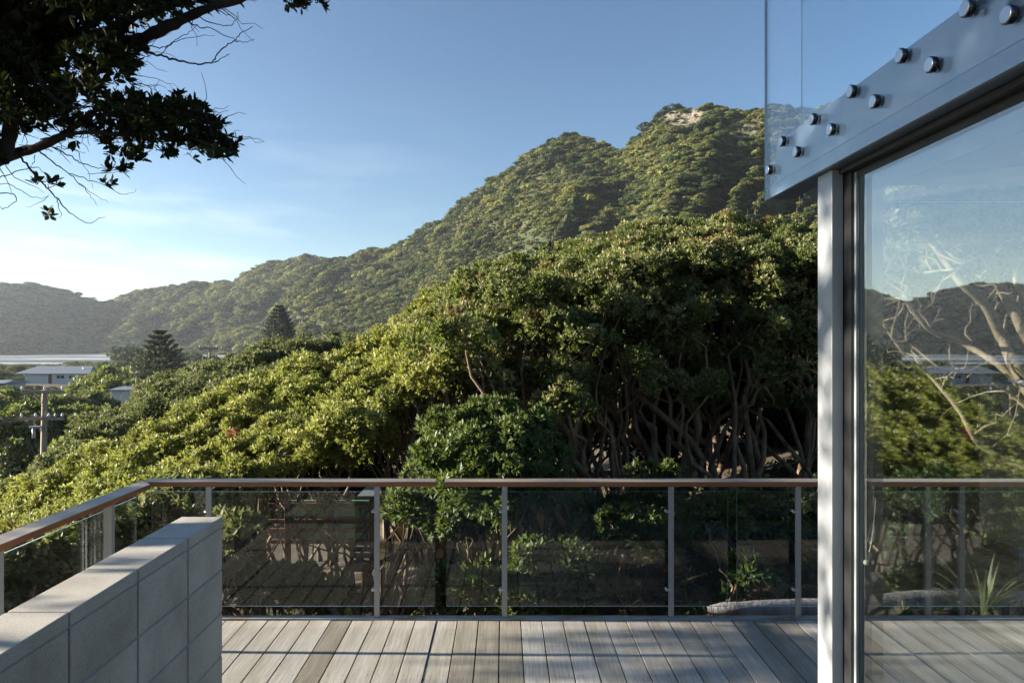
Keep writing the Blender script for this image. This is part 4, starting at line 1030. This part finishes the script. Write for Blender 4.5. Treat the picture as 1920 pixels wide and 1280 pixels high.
# ------------------------------------------------------------------ concrete block wall
XW, WT, YE = -1.318, .19, 3.285
bw = empty('block_wall', (XW - WT / 2, 1.5, 0), 'grey concrete block wall with flat capping on the deck', 'wall')
rng = np.random.default_rng(9); jy = [YE, 2.925, 2.525, 2.125, 1.725, 1.325, .925, .525, .125, -.275, -.675, -1.075]
q = Quads()
def bevbox(q, x0, x1, y0, y1, z0, z1, tint):
    bm = bmesh.new(); box(bm, x0, x1, y0, y1, z0, z1, .004); bm.verts.ensure_lookup_table(); bm.verts.index_update()
    v = [tuple(w.co) for w in bm.verts]; f = []
    for fc in bm.faces:
        ids = [w.index for w in fc.verts]
        f.append(ids if len(ids) == 4 else ids[:3] + [ids[2]] if len(ids) == 3 else ids[:4])
    f4 = [i for i in f if len(set(i)) == 4]; q.add(v, f4, tint, 0)
    f3 = [i for i in f if len(set(i)) == 3]
    for t in f3:      # corner triangles as quads
        a, b, c = (np.array(v[k]) for k in t[:3]); q.add([a, b, c, (a + c) / 2], [(0, 1, 2, 3)], tint, 0)
    bm.free()
zc = [1.15, .95, .75, .55, .35, .15, -.05]
for a in range(len(jy) - 1):
    for c in range(len(zc) - 1):
        bevbox(q, XW - WT, XW, jy[a + 1] + (.009 if a < len(jy) - 2 else 0), jy[a], max(zc[c + 1], -.02) + .009, zc[c], rng.uniform(.2, .9))
qbox(q, XW - WT + .025, XW - .025, jy[-1] + .01, YE - .025, -.02, 1.149, .5, 1)
for c in range(len(zc) - 1): qbox(q, XW - WT + .003, XW - .0035, jy[-1] + .01, YE - .0035, zc[c] - .0005 if c else zc[c] + .0003, zc[c] + (.0092 if c else .0057), .5, 2)
q.build('blockwork', [M['concrete'], M['mortar'], M['bed']], bw)
q = Quads()
for a in range(len(jy) - 1): bevbox(q, XW - WT - .001, XW + .001, jy[a + 1] + .007, jy[a] + (.001 if a == 0 else 0), 1.156, 1.201, rng.uniform(.5, 1))
qbox(q, XW - WT + .02, XW - .02, jy[-1] + .01, YE - .02, 1.1575, 1.190, .5, 1)
q.build('capping', [M['concrete'], M['mortar']], bw)

# ------------------------------------------------------------------ the house corner
hs = empty('house', (1.1, 2.2, 0), 'modern glass and steel house corner with a bolted beam and sliding door', 'house')
XB = 1.0
bm = bmesh.new(); prism(bm, [(1.475, CAMZ + .592), (2.606, CAMZ + .592), (2.606, CAMZ + .737), (-3, CAMZ + .737), (-3, CAMZ + .592)][1:], 'x', XB + .014, XB + .026)
beam = fin(bm, 'steel_beam', M['steel'], hs)
bm = bmesh.new(); box(bm, XB + .0135, XB + .10, -3, 2.665, CAMZ + .5405, CAMZ + .590, .002); fin(bm, 'beam_flange', M['steel_band'], beam)
for z, ys in ((.715, [2.511 - .2505 * k for k in range(9)]), (.644, [2.637 - .2505 * k for k in range(10)])):
    for y in ys:
        bm = bmesh.new(); Z = CAMZ + z
        cyl(bm, (XB + .004, y, Z), (XB - .0095, y, Z), .0175, .0190, 24, 1); cyl(bm, (XB - .0096, y, Z), (XB - .0125, y, Z), .0186, .0155, 24, 0)
        fin(bm, 'bolt', [M['chrome'], M['rim']], beam)
pane(hs, XB + .0015, XB + .0125, -3, 2.697, CAMZ + .5395, CAMZ + 2.2, M['glass_top'], 'upper_glass_panel')
pane(hs, XB + .11, 5.0, 2.610, 2.622, CAMZ + .519, CAMZ + 2.2, M['glass_top'], 'upper_glass_panel')
bm = bmesh.new(); box(bm, XB + .105, 5.0, -3, 2.44, CAMZ + .5415, CAMZ + .70); fin(bm, 'floor_slab', M['ceiling'], hs)
# door frame post: left cheek, front face, dark recess fill and track
XP = 1.03
bm = bmesh.new(); box(bm, XP, XP + .036, 2.205, 2.305, .002, CAMZ + .5395, .002); fin(bm, 'door_post', M['alu'], hs)
bm = bmesh.new(); box(bm, XP + .0365, XP + .10, 2.235, 2.30, .002, CAMZ + .5385); fin(bm, 'recess_fill', M['dark_trim'], hs)  # near-black block, shade of the recess beside the post put into its colour
sd = bpy.data.objects.new('sliding_door', None); COL.objects.link(sd); sd.parent = hs
bm = bmesh.new(); box(bm, 1.0775, 1.098, 2.150, 2.2345, .04, CAMZ + .52, .002); box(bm, 1.0775, 1.098, -2.9, 2.1495, .004, .075, .002)
fin(bm, 'door_frame', M['alu'], hs)
bm = bmesh.new(); box(bm, 1.0685, 1.0765, 2.16, 2.234, .004, CAMZ + .5385); box(bm, XP + .02, 1.10, -2.9, 2.2, CAMZ + .523, CAMZ + .5385); box(bm, 1.080, 1.096, -2.9, 2.1495, CAMZ + .5, CAMZ + .5225); fin(bm, 'door_track', M['dark_trim'], hs)  # head strips near-black, recess shadow above the glass put into their colour
bpy.data.objects.remove(sd)
pane(hs, 1.082, 1.094, -2.9, 2.148, .076, CAMZ + .4995, M['glass_door'], 'door_glass')
# front glazing of the room, its stile and the roller blind
bm = bmesh.new(); box(bm, 1.120, 1.176, 2.175, 2.2, .004, CAMZ + .54, .002); box(bm, 1.177, 5, 2.175, 2.2, .004, .06, .002); fin(bm, 'window_stile', M['post'], hs)
pane(hs, 1.178, 5.0, 2.184, 2.192, .062, CAMZ + .5405, M['glass'], 'front_window_glass')
bm = bmesh.new(); cyl(bm, (1.150, -2.8, CAMZ + .512), (1.150, 2.10, CAMZ + .512), .022, n=24); box(bm, 1.122, 1.126, -2.8, 2.10, CAMZ + .455, CAMZ + .535)
rb = fin(bm, 'roller_blind', M['blind'], hs)
q = Quads(); rng = np.random.default_rng(4)
bm = bmesh.new()
yc = 2.14; xc = (1624 - VPX) / FOC * yc; zb = CAMZ - (1050 - VPY) / FOC * yc
for k in range(int((CAMZ + .47 - zb) / .006)):
    z = zb + .006 * k; bmesh.ops.create_icosphere(bm, subdivisions=1, radius=.0021, matrix=__import__('mathutils').Matrix.Translation((xc, yc, z)))
for k in range(40):
    t = k / 39; bmesh.ops.create_icosphere(bm, subdivisions=1, radius=.0016, matrix=__import__('mathutils').Matrix.Translation((xc + .004 + .02 * t, yc - .01, zb + .03 * (1 - math.sin(t * 3.14)) + .16 * t)))
fin(bm, 'bead_chain', M['bead'], rb)
bm = bmesh.new(); bmesh.ops.create_icosphere(bm, subdivisions=3, radius=.0085, matrix=__import__('mathutils').Matrix.Translation((xc, yc, zb - .006)))
for f in bm.faces: f.smooth = True
fin(bm, 'chain_weight', M['bead'], rb)
bm = bmesh.new(); box(bm, 1.11, 5, -3, 2.17, -.03, .003); fin(bm, 'room_floor', M['floor_in'], hs)
bm = bmesh.new(); box(bm, 5.0, 5.1, -3, 2.44, -.03, CAMZ + .70); box(bm, XB + .105, 5.0, -3.1, -3.0, -.03, CAMZ + .70); fin(bm, 'room_wall', M['interior'], hs)

# ------------------------------------------------------------------ garden below the deck, right
rng = np.random.default_rng(14)
p0, p1 = at(1325, 1134, 5.75), at(2050, 1118, 6.3)
n = 26; path = wig(p0, p1, n, .035, rng); path[:, 2] -= .03
q = Quads(); t = np.linspace(0, 1, n); rad = (.055 + .045 * sm(t * 2.2)) * (1 + .12 * fbm(np.stack((t * 14, t * 0, t * 0), -1), 3)); rad[0] = .02
q.tube(path, rad, 10, .5); lg = q.build('driftwood_log', M['log'], None, True)
tag(lg, 'weathered grey driftwood log lying along the garden behind the glass at the right', 'log')
bm = bmesh.new(); a, b = at(1340, 1022, 8.4), at(1960, 1018, 8.6)
box(bm, a[0], b[0], 8.4, 8.55, a[2] - .22, a[2] + .02, .01); o = fin(bm, 'garden_edging', M['bark_dark']); tag(o, 'dark timber garden edging board on the bank behind the glass', 'edging')
st = empty('stone_wall', tuple(at(1905, 1110, 6.6)), 'low wall of grey stone blocks beside the flax at the right edge', 'wall')
bm = bmesh.new(); z = at(1905, 1120, 6.6)[2]
x = at(1888, 0, 6.6)[0]
for r in range(3):
    xx = x + (.0 if r % 2 == 0 else .06)
    for c in range(4):
        w = rng.uniform(.22, .34); box(bm, xx, xx + w - .012, 6.5 + rng.uniform(-.02, .02), 6.75, z + r * .15, z + r * .15 + .14, .012); xx += w
fin(bm, 'blocks', M['stone'], st)
def flax(name, label, base, nb, ln, seed, grp=None):
    rng = np.random.default_rng(seed); q = Quads()
    for k in range(nb):
        a = rng.uniform(0, 6.283); l = ln * rng.uniform(.6, 1.15); lean = rng.uniform(.15, .95); s = np.linspace(0, 1, 9)
        d = np.array((math.cos(a), math.sin(a), 0)); sd_ = np.array((-math.sin(a), math.cos(a), 0)); drop = rng.uniform(.0, .6) * lean
        P = base + d * (l * lean * (s ** 1.3))[:, None] + np.array((0, 0, 1)) * (l * (s * (1 - .25 * lean) - drop * s ** 3))[:, None]
        w = (.016 * (1 - s ** 2.2) + .001)[:, None] * rng.uniform(.7, 1.2)
        V = np.stack((P - sd_ * w, P, P + sd_ * w), 1); V[:, 1, 2] -= .006
        i = np.arange(8)[:, None] * 3; j = np.arange(2)[None]; q.add(V.reshape(-1, 3), np.stack((i + j, i + j + 1, i + j + 4, i + j + 3), -1), rng.uniform(0, 1))
    o = q.build(name, M['flax']); return tag(o, label, 'plant', grp)
flax('flax_plant', 'spiky grey-green flax plant behind the glass beside the stone blocks', at(1845, 1165, 5.9), 34, .62, 31)
flax('flax_plant', 'small flax tuft growing at the foot of the grey log', at(1690, 1165, 5.6), 16, .22, 32)

# ------------------------------------------------------------------ neighbour's place under the trees
nb = empty('cottage', tuple(base_px(900, 14)), 'cream walled cottage half hidden under the trees below the deck', 'house')
a, b = at(705, 1020, 13.5), at(1090, 1020, 13.5); zt, zb_ = at(0, 932, 13.5)[2], at(0, 1062, 13.5)[2]
bm = bmesh.new()
for k in range(9):
    z0 = zb_ + (zt - zb_) * k / 9; z1 = zb_ + (zt - zb_) * (k + 1) / 9; prism(bm, [(13.5, z0), (13.47, z0 + .001), (13.5, z1 - .002), (13.56, z1 - .002), (13.56, z0)], 'x', a[0], b[0])
fin(bm, 'wall', M['cream'], nb)
bm = bmesh.new(); w0, w1 = at(718, 940, 13.4), at(735, 1010, 13.4); box(bm, w0[0], w1[0], 13.40, 13.46, w1[2], w0[2], .01); fin(bm, 'window_frame', M['pale_wall'], nb)
bm = bmesh.new(); box(bm, a[0] - .3, b[0] + .3, 13.2, 14.2, zt + .003, zt + .09); fin(bm, 'roof', M['roof'], nb)
gf = empty('fence', tuple(base_px(620, 12.5)), 'green panel fence with red-brown rails behind the trunks below the deck', 'fence')
a, b = at(535, 1010, 12.5), at(702, 1010, 12.5); bm = bmesh.new(); box(bm, a[0], b[0], 12.5, 12.54, at(0, 1016, 12.5)[2], at(0, 938, 12.5)[2]); fin(bm, 'panel', M['green_wall'], gf)
for py in (947, 977, 994, 1015):
    z = at(0, py, 12.45)[2]; bm = bmesh.new(); box(bm, a[0] - .3, b[0] + .05, 12.44, 12.495, z - .035, z + .035, .004); fin(bm, 'rail', M['red_wood'], gf)
for px in (540, 620, 698):
    x = at(px, 0, 12.4)[0]; bm = bmesh.new(); box(bm, x - .045, x + .045, 12.34, 12.435, at(0, 1060, 12.4)[2], at(0, 930, 12.4)[2], .004); fin(bm, 'post', M['red_wood'], gf)
ch = empty('garden_chair', tuple(at(676, 1092, 9.6)), 'low red-brown timber garden chair on the ground below the deck', 'chair')
c0 = at(676, 1092, 9.6)
def part(name, boxes, mat, parent):
    bm = bmesh.new()
    for bb in boxes: box(bm, c0[0] + bb[0], c0[0] + bb[1], c0[1] + bb[2], c0[1] + bb[3], c0[2] + bb[4], c0[2] + bb[5], .004)
    return fin(bm, name, mat, parent)
part('seat', [(-.2, .2, -.22 + .09 * k, -.14 + .09 * k, .22, .245) for k in range(5)], M['red_wood'], ch)
part('backrest', [(-.2, .2, .235, .26, .26 + .09 * k, .335 + .09 * k) for k in range(3)], M['red_wood'], ch)
for sx_ in (-.19, .15):
    part('leg', [(sx_, sx_ + .04, -.22, -.18, -.1, .219)], M['red_wood'], ch); part('leg', [(sx_, sx_ + .04, .19, .234, -.1, .55)], M['red_wood'], ch)

# ------------------------------------------------------------------ houses in the valley
def house(label, px, d, ytop, yeave, ybase, wroof, wwall, depth, cat='house', win=True):
    k = d / FOC; c = at(px, yeave, d); z0 = at(px, ybase, d)[2] - 1.5; ze = c[2]; zt = at(px, ytop, d + depth * .5)[2]; rw, ww = wroof * k / 2, wwall * k / 2
    r = empty('house' if cat == 'house' else 'shed', (c[0], d, z0), label, cat)
    bm = bmesh.new(); box(bm, c[0] - ww, c[0] + ww, d, d + depth, z0, ze - .02, .02); wl = fin(bm, 'wall', M['pale_wall'], r)
    bm = bmesh.new(); e = .5; hip = rw * .25
    P = [(c[0] - rw, d - e, ze), (c[0] + rw, d - e, ze), (c[0] + rw, d + depth + e, ze), (c[0] - rw, d + depth + e, ze), (c[0] - rw + hip, d + depth / 2, zt), (c[0] + rw - hip, d + depth / 2, zt)]
    U = [bm.verts.new(p) for p in P] + [bm.verts.new((p[0], p[1], p[2] - .18)) for p in P[:4]]
    for f in ((0, 1, 5, 4), (2, 3, 4, 5), (1, 2, 5), (3, 0, 4), (0, 6, 7, 1), (1, 7, 8, 2), (2, 8, 9, 3), (3, 9, 6, 0), (6, 9, 8, 7)): bm.faces.new([U[i] for i in f])
    n_ = int(rw * 2 / .9)
    fin(bm, 'roof', M['roof'], r)
    return r, c, ww, z0, ze, k
r, c, ww, z0, ze, k = house('long pale house with a grey metal roof low in the valley', 100, 160, 686, 700, 716, 142, 106, 9)
for (a, b, y0, y1) in ((107, 120, 704, 709), (130, 140, 704, 709)):
    p, q_ = at(a, y0, 160), at(b, y1, 160); bm = bmesh.new(); box(bm, p[0], q_[0], 159.93, 159.99, q_[2], p[2], .0); w = fin(bm, 'window', M['dark_glass'], r)
    bm = bmesh.new(); m_ = (p[0] + q_[0]) / 2; box(bm, m_ - .06, m_ + .06, 159.88, 159.925, q_[2], p[2]); fin(bm, 'mullion', M['pale_wall'], w)
p, q_ = at(91, 701, 160), at(97, 716, 160); bm = bmesh.new(); box(bm, p[0], q_[0], 159.93, 159.99, z0, p[2]); fin(bm, 'door', M['red_wood'], r)
p = at(144, 690, 160); bm = bmesh.new(); cyl(bm, (p[0], 162.5, p[2] - 1), (p[0], 162.5, p[2] + .35), .12, n=8); fin(bm, 'flue', M['alu'], r)
house('small pale shed with a flat metal roof between the trees', 231, 92, 724, 730, 752, 50, 46, 4, 'shed')
house('pale roof corner showing at the left edge of the valley', -18, 130, 712, 718, 728, 60, 50, 6)
house('flat white roof peeping over the slope crest by the far pole', 362, 165, 688, 692, 700, 60, 50, 6)

# ------------------------------------------------------------------ power poles and lines
def pole(label, px, d, ytop, ybot, wtop, arms, seed, extra=True):
    k = d / FOC; t, b = at(px + 3, ytop, d), at(px - 2, ybot, d)
    b[2] = min(b[2], float(ground_h(np.array(b[0]), np.array(b[1])))) - .3
    r = empty('utility_pole', tuple(b), label, 'pole', 'timber utility poles in the valley'); q = Quads()
    q.tube(np.linspace(b, t, 8), np.linspace(wtop * k * .62, wtop * k * .42, 8), 10, .5)
    bm = bmesh.new(); cyl(bm, t - (0, 0, .01), t + np.array((0, 0, .03)), wtop * k * .43, n=10)
    q.build('pole_shaft', M['pole_wood'], r, True); fin(bm, 'cap', M['pole_wood'], r)
    ends = []
    for (y, xl, xr, ins, hi) in arms:
        z = at(0, y, d)[2]; L_, R_ = at(xl, y, d)[0], at(xr, y, d)[0]; th = max(.05, 2.6 * k)
        bm = bmesh.new(); box(bm, L_, R_, d - .22, d - .22 + th * 1.2, z - th, z + th, .005); ar = fin(bm, 'crossarm', M['pole_wood'], r)
        for ix in ins:
            x_ = at(ix, 0, d)[0]; bm = bmesh.new(); h = hi * k; yy = d - .18
            cyl(bm, (x_, yy, z + th), (x_, yy, z + th + h * .35), h * .10, n=8); cyl(bm, (x_, yy, z + th + h * .3), (x_, yy, z + th + h * .65), h * .34, h * .26, n=10); cyl(bm, (x_, yy, z + th + h * .65), (x_, yy, z + th + h), h * .22, h * .14, n=10)
            fin(bm, 'insulator', M['ceramic'], ar); ends.append(np.array((x_, yy, z + th + h * .7)))
        if extra:
            q2 = Quads(); xm = at(px, 0, d)[0]
            for e in (L_ + (xm - L_) * .45, R_ + (xm - R_) * .45): q2.tube(np.array([(e, d - .16, z), (xm, d - .12, z - abs(xm - e) * 1.1)]), .022, 5)
            q2.build('brace', M['pole_wood'], r)
    return r, ends
r1, e1 = pole('weathered timber power pole with two crossarms, nearest in the valley at the left', 81, 35, 732, 900, 11, [(734, 45, 125, [46, 88, 121], 8), (784, 42, 124, [45, 71, 96, 108, 121], 8)], 1)
bm = bmesh.new(); p = at(70, 800, 34.8); box(bm, p[0] - .35, p[0] + .25, 34.7, 34.9, p[2] - .05, p[2] + .05, .01); cyl(bm, (p[0] - .15, 34.75, p[2] - .55), (p[0] - .15, 34.75, p[2] - .05), .07, n=10); fin(bm, 'fuse_gear', M['post'], r1)
r2, e2 = pole('plain slim pole standing beside the small shed', 254, 88, 699, 760, 4.0, [(702, 249, 259, [251, 257], 3)], 2, False)
r3, e3 = pole('distant power pole with one crossarm above the slope crest', 391, 150, 651, 700, 4.0, [(653, 374, 408, [375, 391, 407], 3)], 3, False)
r4, e4 = pole('short far pole just left of the distant one with the crossarm', 365, 160, 678, 700, 2.6, [(682, 361, 369, [362, 368], 2)], 4, False)
def cable(label, pairs, sag, r=.012):
    q = Quads(); s = np.linspace(0, 1, 24)[:, None]
    for a, b in pairs: q.tube(a + (b - a) * s - np.array((0, 0, sag)) * 4 * s * (1 - s), r, 4)
    o = q.build('power_line', M['wire']); return tag(o, label, 'cable', 'power lines strung between the poles')
L0 = [np.array((-46 - .2 * i, 26 + .5 * i, -1.9 - (.0 if i < 3 else 1.2))) for i in range(8)]
for i, (a, lab) in enumerate(zip(e1, ('outer left upper', 'centre upper', 'right upper', 'outermost left lower', 'inner left lower', 'first right lower', 'second right lower', 'outermost right lower'))):
    cable('power line leaving the nearest pole leftward from its %s insulator' % lab, [(L0[i], a)], .7)
for i, (a, b, lab) in enumerate(((e1[3], e2[0], 'power line from nearest pole to shed pole, left one'), (e1[7], e2[1], 'power line from nearest pole to shed pole, right one'),
                                (e2[0], e4[0], 'power line from shed pole to short far pole, left one'), (e2[1], e4[1], 'power line from shed pole to short far pole, right one'))):
    cable(lab, [(a, b)], 1.6, .016 if i < 2 else .03)

# ------------------------------------------------------------------ sea haze filling the air of the valley
bm = bmesh.new(); box(bm, -2900, 1900, -40, 5600, -18, 260)
hz = fin(bm, 'haze', []) if False else None
me = bpy.data.meshes.new('haze'); bm.to_mesh(me); bm.free()
m = bpy.data.materials.new('sea_haze'); m.use_nodes = True; nt = m.node_tree; nt.nodes.remove(nt.nodes['Principled BSDF'])
pv = nt.nodes.new('ShaderNodeVolumePrincipled'); pv.inputs['Color'].default_value = (0.78, 0.88, 1.0, 1); pv.inputs['Density'].default_value = HAZE; pv.inputs['Anisotropy'].default_value = 0.45
nt.links.new(pv.outputs[0], nt.nodes['Material Output'].inputs['Volume'])
hz = link('haze', me, m); tag(hz, kind='stuff')
